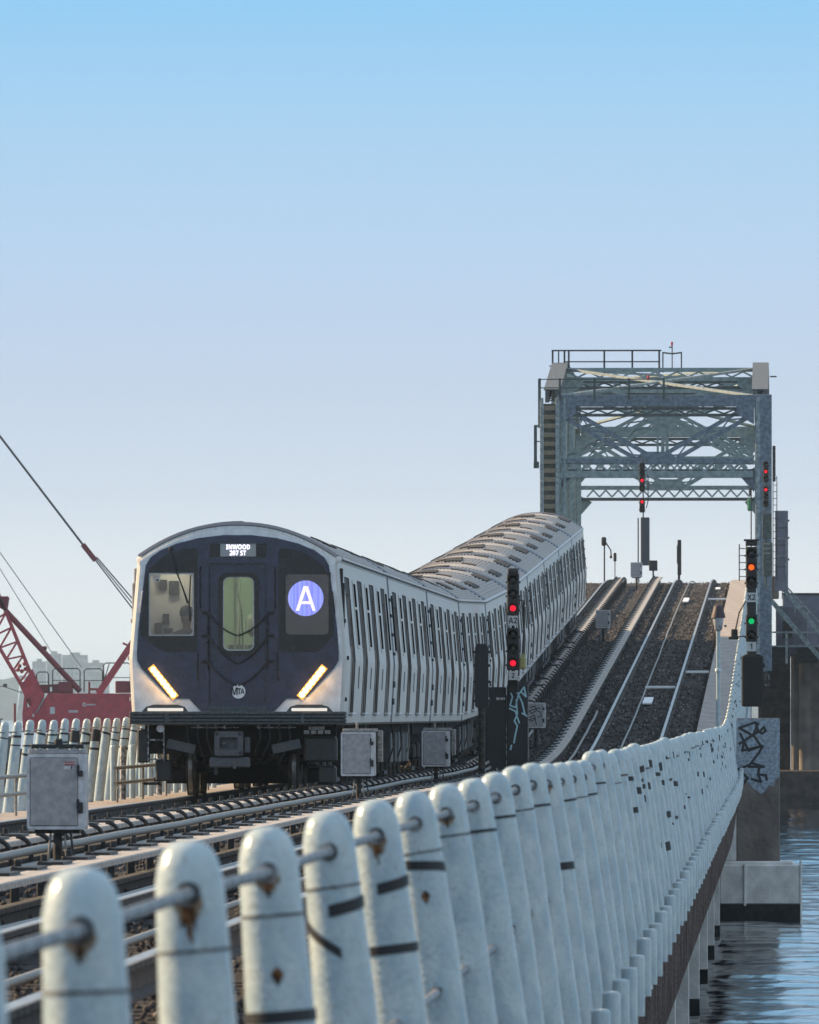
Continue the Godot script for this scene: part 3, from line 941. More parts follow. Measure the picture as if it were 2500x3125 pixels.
func make_car(label: String, lead: bool) -> Node3D:
	var o := thing("train_car", label, "train car", Transform3D.IDENTITY, "cars of the silver train")
	var half := CAR * 0.5
	var front := half - (0.9 if lead else 0.0)
	var doors := [6.75, 2.25, -2.25, -6.75]
	var dw := 0.80
	# ---- body sides
	var body := MB.new()
	var pocket := MB.new()
	for sg in [-1.0, 1.0]:
		skin(body, 1.0, 1.13, -half, front, 0.0, sg)
		skin(body, 3.10, 3.365, -half, front, 0.0, sg)
		var edges := [-half]
		for i in 4: edges.append_array([doors[3 - i] - dw, doors[3 - i] + dw])
		edges.append(front)
		for i in range(0, edges.size(), 2):
			skin(body, 1.13, 3.10, edges[i], edges[i + 1], 0.0, sg)
		for dz in doors: # the pocket round each doorway
			for q in [-dw, dw]:
				for i in SIDE.size() - 1:
					var y0 := maxf(SIDE[i][1], 1.13)
					var y1 := minf(SIDE[i + 1][1], 3.10)
					if y1 <= y0: continue
					var a := Vector3(side_at(y0) * sg, y0, dz + q)
					var c := Vector3(side_at(y1) * sg, y1, dz + q)
					pocket.quad(a, c, c - Vector3(0.07 * sg, 0, 0), a - Vector3(0.07 * sg, 0, 0), Vector3(0, 0, -q))
			var t := Vector3(side_at(3.10) * sg, 3.10, dz - dw)
			pocket.quad(t, t + Vector3(0, 0, dw * 2), t + Vector3(-0.07 * sg, 0, dw * 2), t + Vector3(-0.07 * sg, 0, 0), Vector3.DOWN)
	# car ends
	for e in [-half] + ([] if lead else [front]):
		var poly := PackedVector2Array()
		for p in SIDE: poly.append(Vector2(p[0], p[1]))
		for i in 13:
			var x := lerpf(1.38, -1.38, i / 12.0)
			poly.append(Vector2(x, roof_y(x)))
		for i in SIDE.size(): poly.append(Vector2(-SIDE[SIDE.size() - 1 - i][0], SIDE[SIDE.size() - 1 - i][1]))
		body.plate(poly, [], e, e + (0.03 if e < 0 else -0.03))
	# floor
	body.quad(Vector3(-1.44, 1.0, -half), Vector3(1.44, 1.0, -half), Vector3(1.44, 1.0, front), Vector3(-1.44, 1.0, front), Vector3.DOWN)
	part("body", body, M.steel, o)
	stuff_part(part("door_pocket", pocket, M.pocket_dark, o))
	# ---- roof with lengthwise beads
	var roof := MB.new()
	var xs := []
	var nb := 34
	for i in nb + 1:
		var x := lerpf(-1.40, 1.40, float(i) / nb)
		xs.append(x)
	for i in nb:
		var x0: float = xs[i]
		var x1: float = xs[i + 1]
		var m := (x1 - x0) * 0.28
		var pr := [Vector2(x0, roof_y(x0)), Vector2(x0 + m, roof_y(x0 + m)), Vector2(x0 + m * 1.25, roof_y(x0 + m) + 0.024), Vector2(x1 - m * 1.25, roof_y(x1 - m) + 0.024), Vector2(x1 - m, roof_y(x1 - m)), Vector2(x1, roof_y(x1))]
		for k in pr.size() - 1:
			var p: Vector2 = pr[k]
			var q: Vector2 = pr[k + 1]
			roof.quad(Vector3(p.x, p.y, -half), Vector3(q.x, q.y, -half), Vector3(q.x, q.y, front + (0.55 if lead else 0.0)), Vector3(p.x, p.y, front + (0.55 if lead else 0.0)), Vector3(-(q.y - p.y), q.x - p.x, 0))
		for e in [-half, front + (0.55 if lead else 0.0)]:
			roof.quad(Vector3(pr[1].x, pr[1].y, e), Vector3(pr[2].x, pr[2].y, e), Vector3(pr[3].x, pr[3].y, e), Vector3(pr[4].x, pr[4].y, e), Vector3(0, 0, e))
	part("roof", roof, M.steel_roof, o)
	# curved pieces lying on the roof
	var hug := func(b: MB, xa: float, xb: float, za: float, zb: float, low: float, high: float) -> void:
		var cnt := maxi(2, int((xb - xa) / 0.12))
		for i in cnt:
			var p := lerpf(xa, xb, float(i) / cnt)
			var q := lerpf(xa, xb, float(i + 1) / cnt)
			var A := Vector3(p, roof_y(p), 0)
			var B := Vector3(q, roof_y(q), 0)
			for e in [[za, -1.0], [zb, 1.0]]:
				var dz := Vector3(0, 0, e[0])
				b.quad(A + dz + Vector3.UP * low, B + dz + Vector3.UP * low, B + dz + Vector3.UP * high, A + dz + Vector3.UP * high, Vector3(0, 0, e[1]))
			var za3 := Vector3(0, high, za)
			var zb3 := Vector3(0, high, zb)
			b.quad(A + za3, B + za3, B + zb3, A + zb3, Vector3.UP)
			if i == 0: b.quad(A + Vector3(0, low, za), A + Vector3(0, low, zb), A + zb3, A + za3, Vector3.LEFT)
			if i == cnt - 1: b.quad(B + Vector3(0, low, za), B + Vector3(0, low, zb), B + zb3, B + za3, Vector3.RIGHT)
	for e in [-half + 0.22] + ([] if lead else [half - 0.30]):
		var bd := MB.new()
		hug.call(bd, -1.40, 1.40, e - 0.45, e + 0.16, 0.0, 0.034)
		part("roof_end_band", bd, M.roof_band, o)
		var sm := MB.new()
		#hug.call(sm, -1.395, 1.395, e + 0.163, e + 0.19, 0.0, 0.042)
		part("roof_seam", sm, M.seam, o)
	for e in [-5.2, 5.2]:
		var ac := MB.new()
		hug.call(ac, -0.62, 0.78, e - 1.5, e + 1.5, 0.0, 0.026)
		part("air_conditioner", ac, M.steel_roof, o)
		var g0 := MB.new()
		hug.call(g0, -0.58, 0.02, e + 1.4, e + 3.6 if e < 0 else e + 2.9, 0.004, 0.052)
		part("vent_grille", g0, M.roof_brown, o)
		g0 = MB.new()
		hug.call(g0, 0.20, 0.52, e - 2.6, e - 1.6, 0.004, 0.045)
		part("vent_grille", g0, M.roof_brown, o)
	for q in [[0.72, 1.05, -8.2, -4.6, 0.012], [0.86, 1.12, 2.6, 5.4, 0.012], [-1.12, -0.85, 1.0, 4.0, 0.012], [-0.30, 0.10, -1.2, 0.8, 0.018]]:
		var dk := MB.new()
		hug.call(dk, q[0], q[1], q[2], q[3], 0.004, q[4] + 0.034)
		part("roof_hatch", dk, M.roof_dark, o)
	# ---- doors and windows
	for sg in [-1.0, 1.0]:
		for dz in doors:
			for lf in [-1.0, 1.0]:
				var d := MB.new()
				var za: float = dz + (0.006 if lf > 0 else -dw)
				var zb: float = dz + (dw if lf > 0 else -0.006)
				skin(d, 1.135, 3.095, za, zb, -0.042, sg)
				var dm := part("door", d, M.door_steel, o)
				var g := MB.new()
				skin(g, 2.12, 2.92, za + 0.17, zb - 0.17, -0.030, sg, 0.011)
				part("pane", g, M.door_glass, dm)
			var hd := MB.new()
			skin(hd, 2.86, 3.092, dz - dw + 0.003, dz + dw - 0.003, -0.012, sg, 0.029)
			part("door_header", hd, M.seam, o)
			var sill := MB.new()
			sill.cbox(Vector3(1.505 * sg, 1.155, dz), Vector3(0.09, 0.035, 1.25), 0.008)
			part("door_sill", sill, M.cabinet_edge, o)
		var wz := [4.5, 0.0, -4.5]
		for z in wz:
			var fr := MB.new()
			skin(fr, 2.10, 3.08, z - 0.42, z + 0.42, 0.012, sg, 0.02)
			var fm := part("window_frame", fr, M.steel, o)
			for q in [[2.15, 2.66], [2.70, 3.03]]:
				var g := MB.new()
				skin(g, q[0], q[1], z - 0.28, z + 0.28, 0.020, sg, 0.009)
				part("pane", g, M.side_glass, fm)
			var vt := MB.new()
			skin(vt, 1.52, 1.84, z - 0.16, z + 0.16, 0.004, sg)
			part("number_plate", vt, M.seam, o)
			for q in [-1.52, 1.52]:
				var sm := MB.new()
				skin(sm, 1.14, 3.09, z + q - 0.012, z + q + 0.012, 0.006, sg, 0.008)
				part("panel_seam", sm, M.seam, o)
		for z in [8.0, -8.0] if not lead else [-8.0]:
			var g := MB.new()
			skin(g, 2.15, 3.03, z - 0.28, z + 0.28, 0.008, sg, 0.009)
			part("end_window", g, M.side_glass, o)
		# gutter and waist lines
		var gt := MB.new()
		gt.box(Vector3(1.436 * sg, 3.345, (front - half) * 0.5), Vector3(0.03, 0.025, front + half - 0.02))
		part("gutter", gt, M.cabinet_edge, o)
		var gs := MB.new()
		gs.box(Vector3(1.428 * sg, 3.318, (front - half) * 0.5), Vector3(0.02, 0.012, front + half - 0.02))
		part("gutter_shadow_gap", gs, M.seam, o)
		var gu := MB.new()
		for e in [-half + 0.09] + ([] if lead else [half - 0.09]):
			for y in [1.35, 1.62, 2.1, 2.4, 2.7, 2.95]:
				gu.box(Vector3((side_at(y) + 0.012) * sg, y, e), Vector3(0.03, 0.10 if y < 2.0 else 0.05, 0.12))
		part("gap_guard_clip", gu, M.black_metal, o)
		for e in [-half + 0.10] + ([] if lead else [half - 0.10]):
			var pn := MB.new()
			skin(pn, 1.02, 3.30, e - 0.09, e + 0.09, 0.006, sg, 0.02)
			part("corner_post", pn, M.roof_band if sg > 0 else M.steel, o)
	# ---- running gear
	var uf := MB.new()
	uf.box(Vector3(0, 0.90, 0), Vector3(2.3, 0.19, CAR - 1.0))
	part("underframe", uf, M.black_matte, o)
	rng.seed = 17
	for k in 5:
		for sg in [-1.0, 1.0]:
			var eb := MB.new()
			var z := -3.6 + k * 1.8
			eb.cbox(Vector3(0.98 * sg, 0.60, z), Vector3(0.62, 0.50, rng.randf_range(0.8, 1.5)), 0.02)
			part("equipment_box", eb, M.under_gray if (k + int(sg)) % 2 else M.dark_iron, o)
			var hg := MB.new()
			hg.tube([Vector3(1.32 * sg, 1.0, z + 0.75), Vector3(1.34 * sg, 0.62, z + 0.75), Vector3(1.25 * sg, 0.36, z + 0.75)], 0.016, 6)
			if k % 2 == 0: part("hanger_pipe", hg, M.conduit if k == 0 else M.dark_iron, o)
	for tz in [6.35, -6.35]:
		var tr := MB.new()
		for sg in [-1.0, 1.0]:
			tr.cbox(Vector3(0.99 * sg, 0.52, tz), Vector3(0.16, 0.22, 2.75), 0.03)
			tr.cbox(Vector3(1.03 * sg, 0.50, tz - 1.05), Vector3(0.26, 0.30, 0.34), 0.04)
			tr.cbox(Vector3(1.03 * sg, 0.50, tz + 1.05), Vector3(0.26, 0.30, 0.34), 0.04)
			tr.box(Vector3(1.26 * sg, 0.22, tz), Vector3(0.06, 0.06, 1.5))
			tr.box(Vector3(1.36 * sg, 0.16, tz), Vector3(0.22, 0.04, 0.30))
		tr.box(Vector3(0, 0.55, tz), Vector3(1.9, 0.24, 0.6))
		tr.lathe([Vector2(0.0, 0.0), Vector2(0.30, 0.0), Vector2(0.30, 0.20), Vector2(0.0, 0.20)], 14, Transform3D(Basis(Vector3.RIGHT, Vector3.UP, Vector3.BACK), Vector3(0, 0.66, tz)))
		var tp := part("truck", tr, M.dark_iron, o)
		for az in [-1.05, 1.05]:
			for sg in [-1.0, 1.0]:
				var w := MB.new()
				w.lathe([Vector2(0.0, -0.02), Vector2(0.20, -0.02), Vector2(0.32, 0.02), Vector2(0.43, 0.0), Vector2(0.43, 0.10), Vector2(0.455, 0.115), Vector2(0.455, 0.14), Vector2(0.33, 0.14), Vector2(0.12, 0.12), Vector2(0.10, 0.30), Vector2(0.0, 0.30)], 28, Transform3D(Basis(Vector3(0, 1, 0), Vector3(-sg, 0, 0), Vector3(0, 0, 1)), Vector3(0.79 * sg, 0.43, tz + az)))
				part("wheel", w, M.rail_side, tp)
				var td := MB.new()
				td.lathe([Vector2(0.432, 0.025), Vector2(0.432, 0.085)], 28, Transform3D(Basis(Vector3(0, 1, 0), Vector3(-sg, 0, 0), Vector3(0, 0, 1)), Vector3(0.79 * sg, 0.43, tz + az)))
				part("tread", td, M.rail_head, tp)
	return o

func make_front(o: Node3D) -> void:
	# front of the lead car; the mask plane lies at z = Z
	var Z := CAR * 0.5
	var xf := Transform3D(Basis.IDENTITY, Vector3(0, 0, Z))
	var outline := PackedVector2Array()
	for p in SIDE: outline.append(Vector2(p[0], p[1]))
	for i in 21:
		var x := lerpf(1.385, -1.385, i / 20.0)
		outline.append(Vector2(x, roof_y(x) + 0.004))
	for i in SIDE.size(): outline.append(Vector2(-SIDE[SIDE.size() - 1 - i][0], SIDE[SIDE.size() - 1 - i][1]))
	# body shell of the cab: outline swept back with a hollow cab inside
	var shrink := func(k: float, dy: float) -> Array:
		var q := []
		for p in outline: q.append(Vector2(p.x * k, (p.y - 1.6) * k + 1.6 + dy))
		return q
	var sh := MB.new()
	var rings := [[0.0, 0.965, 0.0], [-0.035, 0.985, 0.0], [-0.10, 0.997, 0.0], [-0.18, 1.0, 0.0], [-0.92, 1.0, 0.0]]
	for i in rings.size() - 1:
		var a: Array = shrink.call(rings[i][1], 0.0)
		var b: Array = shrink.call(rings[i + 1][1], 0.0)
		for k in a.size():
			var k2 := (k + 1) % a.size()
			var p := Vector3(a[k].x, a[k].y, rings[i][0])
			var q := Vector3(a[k2].x, a[k2].y, rings[i][0])
			var r := Vector3(b[k2].x, b[k2].y, rings[i + 1][0])
			var s := Vector3(b[k].x, b[k].y, rings[i + 1][0])
			var out := Vector3(a[k].x + a[k2].x, (a[k].y + a[k2].y - 4.4), 0.0)
			sh.quad(xf * p, xf * q, xf * r, xf * s, out + Vector3(0, 0, 0.05))
	part("cab_shell", sh, M.steel, o)
	var face := PackedVector2Array(shrink.call(0.965, 0.0))
	var mask := PackedVector2Array([Vector2(-1.31, 3.05), Vector2(-1.285, 3.24), Vector2(-1.22, 3.35), Vector2(-1.08, 3.45), Vector2(-0.85, 3.545), Vector2(-0.55, 3.62), Vector2(-0.2, 3.662), Vector2(0.2, 3.662), Vector2(0.55, 3.62), Vector2(0.85, 3.545), Vector2(1.08, 3.45), Vector2(1.22, 3.35), Vector2(1.285, 3.24), Vector2(1.31, 3.05), Vector2(1.40, 2.35), Vector2(1.425, 2.02), Vector2(1.42, 1.90), Vector2(1.36, 1.80), Vector2(0.98, 1.40), Vector2(0.90, 1.37), Vector2(0.69, 1.37), Vector2(0.52, 1.19), Vector2(-0.51, 1.19), Vector2(-0.68, 1.37), Vector2(-0.89, 1.37), Vector2(-0.97, 1.40), Vector2(-1.35, 1.80), Vector2(-1.405, 1.90), Vector2(-1.41, 2.02), Vector2(-1.39, 2.35)])
	var hl := Rect2(-1.23, 2.26, 0.61, 0.86)
	var hr := Rect2(0.67, 2.26, 0.62, 0.86)
	var hd := Rect2(-0.40, 1.27, 0.805, 1.99)
	var sl := Rect2(-1.24, 1.195, 0.57, 0.045)
	var ff := MB.new()
	ff.plate(face, [Rect2(-1.24, 2.24, 0.64, 0.90), Rect2(0.65, 2.24, 0.66, 0.90), Rect2(-0.42, 1.25, 0.845, 2.03)], -0.05, 0.0, xf)
	part("front_panel", ff, M.mask_white, o)
	var mk := MB.new()
	mk.plate(mask, [hl, hr, hd, Rect2(-0.39, 3.345, 0.80, 0.20)], -0.02, 0.022, xf)
	part("dark_mask", mk, M.mask_blue, o)
	# rim over the roof edge
	var rm := MB.new()
	var ra: Array = shrink.call(0.985, 0.012)
	var rb: Array = shrink.call(1.004, 0.012)
	for k in outline.size() - 1:
		if outline[k].y > 3.35 and outline[k + 1].y > 3.35:
			for e in [[0.0, 1.0], [-0.5, -1.0]]:
				rm.quad(xf * Vector3(ra[k].x, ra[k].y, e[0] - 0.03), xf * Vector3(ra[k + 1].x, ra[k + 1].y, e[0] - 0.03), xf * Vector3(rb[k + 1].x, rb[k + 1].y, e[0] - 0.05), xf * Vector3(rb[k].x, rb[k].y, e[0] - 0.05), Vector3(0, 0.2, e[1]))
			rm.quad(xf * Vector3(rb[k].x, rb[k].y, -0.05), xf * Vector3(rb[k + 1].x, rb[k + 1].y, -0.05), xf * Vector3(rb[k + 1].x, rb[k + 1].y, -0.55), xf * Vector3(rb[k].x, rb[k].y, -0.55), Vector3(outline[k].x, 1.5, 0))
	part("roof_rim", rm, M.front_rim, o)
	# cab windows: black glass with a clear field
	var wl := MB.new()
	wl.plate(PackedVector2Array([Vector2(-1.285, 3.06), Vector2(-1.23, 3.20), Vector2(-1.02, 3.38), Vector2(-0.78, 3.46), Vector2(-0.60, 3.48), Vector2(-0.56, 3.44), Vector2(-0.56, 2.06), Vector2(-0.60, 2.02), Vector2(-1.00, 2.02), Vector2(-1.10, 2.06), Vector2(-1.355, 2.26), Vector2(-1.365, 2.36)]), [hl], 0.010, 0.028, xf)
	var wlm := part("windshield", wl, M.window_black, o)
	var wr := MB.new()
	wr.plate(PackedVector2Array([Vector2(1.285, 3.06), Vector2(1.23, 3.20), Vector2(1.02, 3.38), Vector2(0.78, 3.46), Vector2(0.62, 3.48), Vector2(0.58, 3.44), Vector2(0.58, 2.06), Vector2(0.62, 2.02), Vector2(1.10, 2.02), Vector2(1.18, 2.06), Vector2(1.355, 2.26), Vector2(1.365, 2.36)]), [hr], 0.010, 0.028, xf)
	var wrm := part("windshield", wr, M.window_black, o)
	for q in [[hl, wlm], [hr, wrm]]:
		var r: Rect2 = q[0]
		var g := MB.new()
		g.box(xf * Vector3(r.get_center().x, r.get_center().y, 0.016), Vector3(r.size.x - 0.004, r.size.y - 0.004, 0.006))
		part("clear_pane", g, M.glass, q[1])
		var fr := MB.new()
		fr.ring(round_rect(r.position.x - 0.012, r.position.y - 0.012, r.end.x + 0.012, r.end.y + 0.012, 0.02), round_rect(r.position.x + 0.008, r.position.y + 0.008, r.end.x - 0.008, r.end.y - 0.008, 0.055), 0.020, 0.034, xf)
		part("pane_edge", fr, M.sign_grey if q[1] == wlm else M.window_black, q[1])
	# dirt wiped round the right-hand glass
	# interior: cab on the left, corridor behind the door, sign box on the right
	var wallm := MB.new()
	wallm.box(xf * Vector3(-0.93, 2.25, -0.86), Vector3(0.84, 2.0, 0.04))
	wallm.box(xf * Vector3(-0.50, 2.25, -0.45), Vector3(0.03, 2.0, 0.80))
	wallm.box(xf * Vector3(-0.90, 3.25, -0.45), Vector3(0.78, 0.03, 0.80))
	part("cab_wall", wallm, M.interior, o)
	for q in [[-1.09, 3.03, 0.11, 0.13], [-0.94, 2.98, 0.13, 0.20], [-1.05, 2.54, 0.09, 0.15], [-1.02, 2.34, 0.13, 0.14], [-1.16, 2.38, 0.09, 0.22]]:
		var pb := MB.new()
		pb.box(xf * Vector3(q[0], q[1] - 0.05, -0.79), Vector3(q[2], q[3], 0.08))
		part("cab_panel", pb, M.interior_dark, o)
	var nt := MB.new()
	nt.box(xf * Vector3(-1.14, 3.055, -0.03), Vector3(0.105, 0.095, 0.006))
	var ntm := part("window_card", nt, M.white_plain, o)
	var n2 := MB.new()
	n2.box(xf * Vector3(-1.125, 3.03, -0.024), Vector3(0.04, 0.025, 0.006))
	part("printed_mark", n2, M.interior_dark, ntm)
	var rb2 := MB.new()
	rb2.box(xf * Vector3(0.93, 2.25, -0.30), Vector3(0.84, 2.0, 0.04))
	part("sign_box_wall", rb2, M.interior_dark, o)
	var cor := MB.new()
	cor.box(xf * Vector3(0.42, 2.3, -0.85), Vector3(0.03, 2.0, 1.4))
	cor.box(xf * Vector3(-0.02, 2.3, -3.2), Vector3(1.2, 2.4, 0.04))
	cor.box(xf * Vector3(0.0, 3.28, -1.7), Vector3(1.0, 0.03, 3.2))
	cor.box(xf * Vector3(0.0, 1.22, -1.7), Vector3(1.0, 0.03, 3.2))
	part("corridor_wall", cor, M.interior_green, o)
	var cd := MB.new()
	cd.box(xf * Vector3(-0.14, 2.5, -2.9), Vector3(0.06, 1.3, 0.1))
	cd.cbox(xf * Vector3(0.10, 2.42, -2.2), Vector3(0.20, 0.34, 0.2), 0.08)
	cd.box(xf * Vector3(0.05, 2.10, -1.4), Vector3(0.5, 0.06, 0.3))
	cd.tube([xf * Vector3(-0.06, 2.9, -1.2), xf * Vector3(0.0, 2.6, -1.2), xf * Vector3(0.02, 2.05, -1.2)], 0.016, 6)
	part("corridor_fittings", cd, M.door_steel, o)
	var tube := MB.new()
	tube.box(xf * Vector3(0.0, 3.24, -1.6), Vector3(0.14, 0.03, 0.5))
	part("ceiling_lamp", tube, M.ceiling_tube, o)
	lamp(o, xf * Vector3(0.0, 3.12, -1.5), Color(0.88, 1.0, 0.80), 0.42, 0.1)
	var tb2 := MB.new()
	tb2.box(xf * Vector3(-0.95, 3.22, -0.5), Vector3(0.3, 0.02, 0.12))
	part("cab_lamp", tb2, M.ceiling_tube, o)
	lamp(o, xf * Vector3(-0.95, 3.17, -0.45), Color(1.0, 0.97, 0.88), 0.07, 0.08)
	# destination sign
	var ds := MB.new()
	ds.box(xf * Vector3(0.01, 3.445, -0.004), Vector3(0.796, 0.196, 0.02))
	var dsm := part("destination_sign", ds, M.window_black, o)
	var dp := MB.new()
	dp.box(xf * Vector3(0.01, 3.452, 0.0085), Vector3(0.50, 0.180, 0.004))
	part("sign_field", dp, M.sign_grey, dsm)
	lettering(dsm, "sign_text", "INWOOD", 0.066, M.sign_white, xf * Transform3D(Basis.IDENTITY, Vector3(0.01, 3.494, 0.014)), 700, 0.86)
	lettering(dsm, "sign_text", "207 ST", 0.066, M.sign_white, xf * Transform3D(Basis.IDENTITY, Vector3(0.005, 3.410, 0.014)), 700, 0.86)
	# round route sign behind the right glass
	var rd := MB.new()
	rd.plate(disc(Vector2(0.958, 2.776), 0.250, 40), [], -0.03, -0.02, xf)
	var rdm := part("route_sign", rd, M.route_disc, o)
	var la := MB.new()
	la.plate(PackedVector2Array([Vector2(0.818, 2.60), Vector2(0.862, 2.60), Vector2(0.966, 2.91), Vector2(0.966, 2.945), Vector2(0.926, 2.945)]), [], -0.019, -0.014, xf)
	la.plate(PackedVector2Array([Vector2(1.098, 2.60), Vector2(1.054, 2.60), Vector2(0.950, 2.91), Vector2(0.950, 2.945), Vector2(0.990, 2.945)]), [], -0.0185, -0.0135, xf)
	la.plate(PackedVector2Array([Vector2(0.88, 2.695), Vector2(1.036, 2.695), Vector2(1.024, 2.735), Vector2(0.892, 2.735)]), [], -0.018, -0.013, xf)
	part("route_letter", la, M.sign_letter, rdm)
	# end door
	var dr := MB.new()
	var wd := Rect2(-0.215, 2.03, 0.46, 1.06)
	dr.plate(PackedVector2Array([Vector2(-0.415, 1.262), Vector2(0.42, 1.262), Vector2(0.42, 3.272), Vector2(-0.415, 3.272)]), [wd], -0.060, -0.0215, xf)
	var drm := part("end_door", dr, M.mask_blue, o)
	var df := MB.new()
	df.ring(round_rect(-0.27, 1.97, 0.30, 3.14, 0.13), round_rect(-0.205, 2.04, 0.235, 3.08, 0.09), -0.03, 0.000, xf)
	part("door_window_gasket", df, M.window_black, drm)
	var d2 := MB.new()
	d2.ring(round_rect(-0.215, 2.03, 0.245, 3.09, 0.10), round_rect(-0.19, 2.055, 0.22, 3.065, 0.08), -0.045, -0.03, xf)
	part("door_window_frame", d2, M.cabinet_edge, drm)
	var dg := MB.new()
	dg.box(xf * Vector3(0.015, 2.56, -0.036), Vector3(0.455, 1.055, 0.006))
	part("door_pane", dg, M.glass, drm)
	var dl := MB.new()
	for q in [[-0.395, 2.26, 0.008, 1.95], [0.402, 2.26, 0.008, 1.95]]:
		dl.box(xf * Vector3(q[0], q[1], 0.0235), Vector3(q[2], q[3], 0.003))
	dl.box(xf * Vector3(0.0, 3.262, 0.0235), Vector3(0.80, 0.010, 0.003))
	part("door_seam", dl, M.seam, drm)
	var th := MB.new()
	th.cbox(xf * Vector3(0.0, 1.215, 0.03), Vector3(0.82, 0.085, 0.08), 0.01)
	part("threshold", th, M.anticlimb, o)
	# safety chains and posts before the door
	var ch := MB.new()
	for x in [-0.41, 0.425]:
		ch.tube([xf * Vector3(x, 1.78, 0.085), xf * Vector3(x, 2.58, 0.085)], 0.010, 6)
	part("gate_post", ch, M.dark_iron, o)
	for q in [[2.57, 2.25, 0.0], [2.25, 1.86, 0.0], [1.90, 1.55, 0.0]]:
		for sg in [-1.0, 1.0]:
			var c := MB.new()
			var pts := []
			for i in 7:
				var t := i / 6.0
				pts.append(xf * Vector3(0.01 + sg * lerpf(0.43, 0.01, t), lerpf(q[0], q[1], t) - 0.10 * sin(t * PI) * 0.5, 0.09 + 0.05 * t))
			c.tube(pts, 0.014, 6)
			part("safety_chain", c, M.black_metal, o)
	for sg in [-1.0, 1.0]:
		for y in [2.575, 2.25, 1.89]:
			var lug := MB.new()
			lug.cbox(xf * Vector3(0.01 + sg * 0.46, y, 0.05), Vector3(0.10, 0.04, 0.06), 0.008)
			part("chain_lug", lug, M.black_metal, o)
		# hand rails on the mask
		var hr2 := MB.new()
		hr2.tube([xf * Vector3(0.005 + sg * 0.525, 3.22, 0.03), xf * Vector3(0.005 + sg * 0.525, 3.20, 0.055), xf * Vector3(0.005 + sg * 0.525, 2.65, 0.055), xf * Vector3(0.005 + sg * 0.525, 2.63, 0.03)], 0.009, 6)
		hr2.tube([xf * Vector3(0.005 + sg * 0.56, 2.02, 0.03), xf * Vector3(0.005 + sg * 0.56, 2.0, 0.055), xf * Vector3(0.005 + sg * 0.56, 1.64, 0.055), xf * Vector3(0.005 + sg * 0.56, 1.62, 0.03)], 0.009, 6)
		part("hand_rail", hr2, M.dark_iron, o)
		var gh := MB.new()
		gh.tube([xf * Vector3(sg * 1.325, 2.88, 0.0), xf * Vector3(sg * 1.335, 2.86, 0.05), xf * Vector3(sg * 1.365, 2.59, 0.05), xf * Vector3(sg * 1.365, 2.57, 0.0)], 0.011, 6)
		part("grab_handle", gh, M.cabinet_edge if sg < 0 else M.black_metal, o)
		# headlight: a slanted row of lamps in a dark slot
		var a := Vector2(sg * 1.185 + 0.005, 1.775)
		var b := Vector2(sg * 0.905 + 0.005, 1.425)
		var slot := MB.new()
		slot.stroke([a + (a - b) * 0.06, b + (b - a) * 0.06], 0.105, 0.0225, 0.030, xf)
		var hm := part("headlight", slot, M.headlight_amber, o)
		for i in 7:
			var p := a.lerp(b, i / 6.0)
			var led := MB.new()
			led.lathe([Vector2(0.043, 0.0), Vector2(0.040, 0.012), Vector2(0.022, 0.02), Vector2(0, 0.022)], 12, xf * Transform3D(Basis(Vector3.RIGHT, Vector3(0, 0, 1), Vector3.DOWN), Vector3(p.x, p.y, 0.030)))
			part("headlight_led", led, M.headlight_white, hm)
		for i in 3:
			var p := a.lerp(b, 0.1 + i * 0.4)
			lamp(o, xf * Vector3(p.x, p.y, 0.09), Color(1.0, 0.74, 0.34), 0.022, 0.04)
		# skirt recess with its light
		var rc := MB.new()
		rc.plate(PackedVector2Array([Vector2(sg * 1.34, 1.185), Vector2(sg * 1.28, 1.255), Vector2(sg * 1.18, 1.285), Vector2(sg * 0.84, 1.285), Vector2(sg * 0.74, 1.255), Vector2(sg * 0.69, 1.185)]), [], 0.001, 0.006, xf)
		var rcm := part("skirt_recess", rc, M.anticlimb, o)
		var lb := MB.new()
		lb.cbox(xf * Vector3(sg * 1.01, 1.215, 0.012), Vector3(0.50, 0.042, 0.012), 0.004)
		part("marker_light", lb, M.skirt_light, rcm)
		var wd2 := MB.new()
		wd2.plate(PackedVector2Array([Vector2(sg * 1.36, 1.17), Vector2(sg * 0.52, 1.17), Vector2(sg * 0.675, 1.365), Vector2(sg * 0.90, 1.365), Vector2(sg * 0.99, 1.40)]), [], -0.01, 0.0, xf)
		# side hinge strip
		var hs := MB.new()
		hs.cbox(xf * Vector3(sg * 1.47, 2.12, -0.30), Vector3(0.05, 1.75, 0.10), 0.01)
		hs.cbox(xf * Vector3(sg * 1.445, 2.9, -0.30), Vector3(0.05, 0.6, 0.10), 0.01)
		for y in [1.36, 1.94, 2.46]:
			hs.cbox(xf * Vector3(sg * (side_at(y) - 0.002), y, -0.26), Vector3(0.06, 0.06, 0.10), 0.01)
		part("cab_door_hinge", hs, M.black_metal if sg > 0 else M.cabinet, o)
	# emblem on the door
	var em := MB.new()
	em.plate(disc(Vector2(0.015, 1.468), 0.098, 28), [], -0.003, 0.002, xf)
	var emm := part("round_emblem", em, M.white_plain, o)
	for q in [["M", -0.043, 0.105, 1.25], ["T", 0.026, 0.085, 1.1], ["A", 0.072, 0.070, 1.0]]:
		lettering(emm, "emblem_letter", q[0], q[2], M.graffiti_black, xf * Transform3D(Basis.IDENTITY, Vector3(q[1], 1.470, 0.004)), 700, 0.85)
	# wiper
	var wp := MB.new()
	wp.tube([xf * Vector3(-0.93, 3.46, 0.045), xf * Vector3(-0.86, 3.16, 0.06), xf * Vector3(-0.77, 2.93, 0.06), xf * Vector3(-0.70, 2.70, 0.06)], 0.009, 6)
	wp.tube([xf * Vector3(-0.93, 3.46, 0.045), xf * Vector3(-0.83, 3.10, 0.065), xf * Vector3(-0.68, 2.70, 0.06)], 0.009, 6)
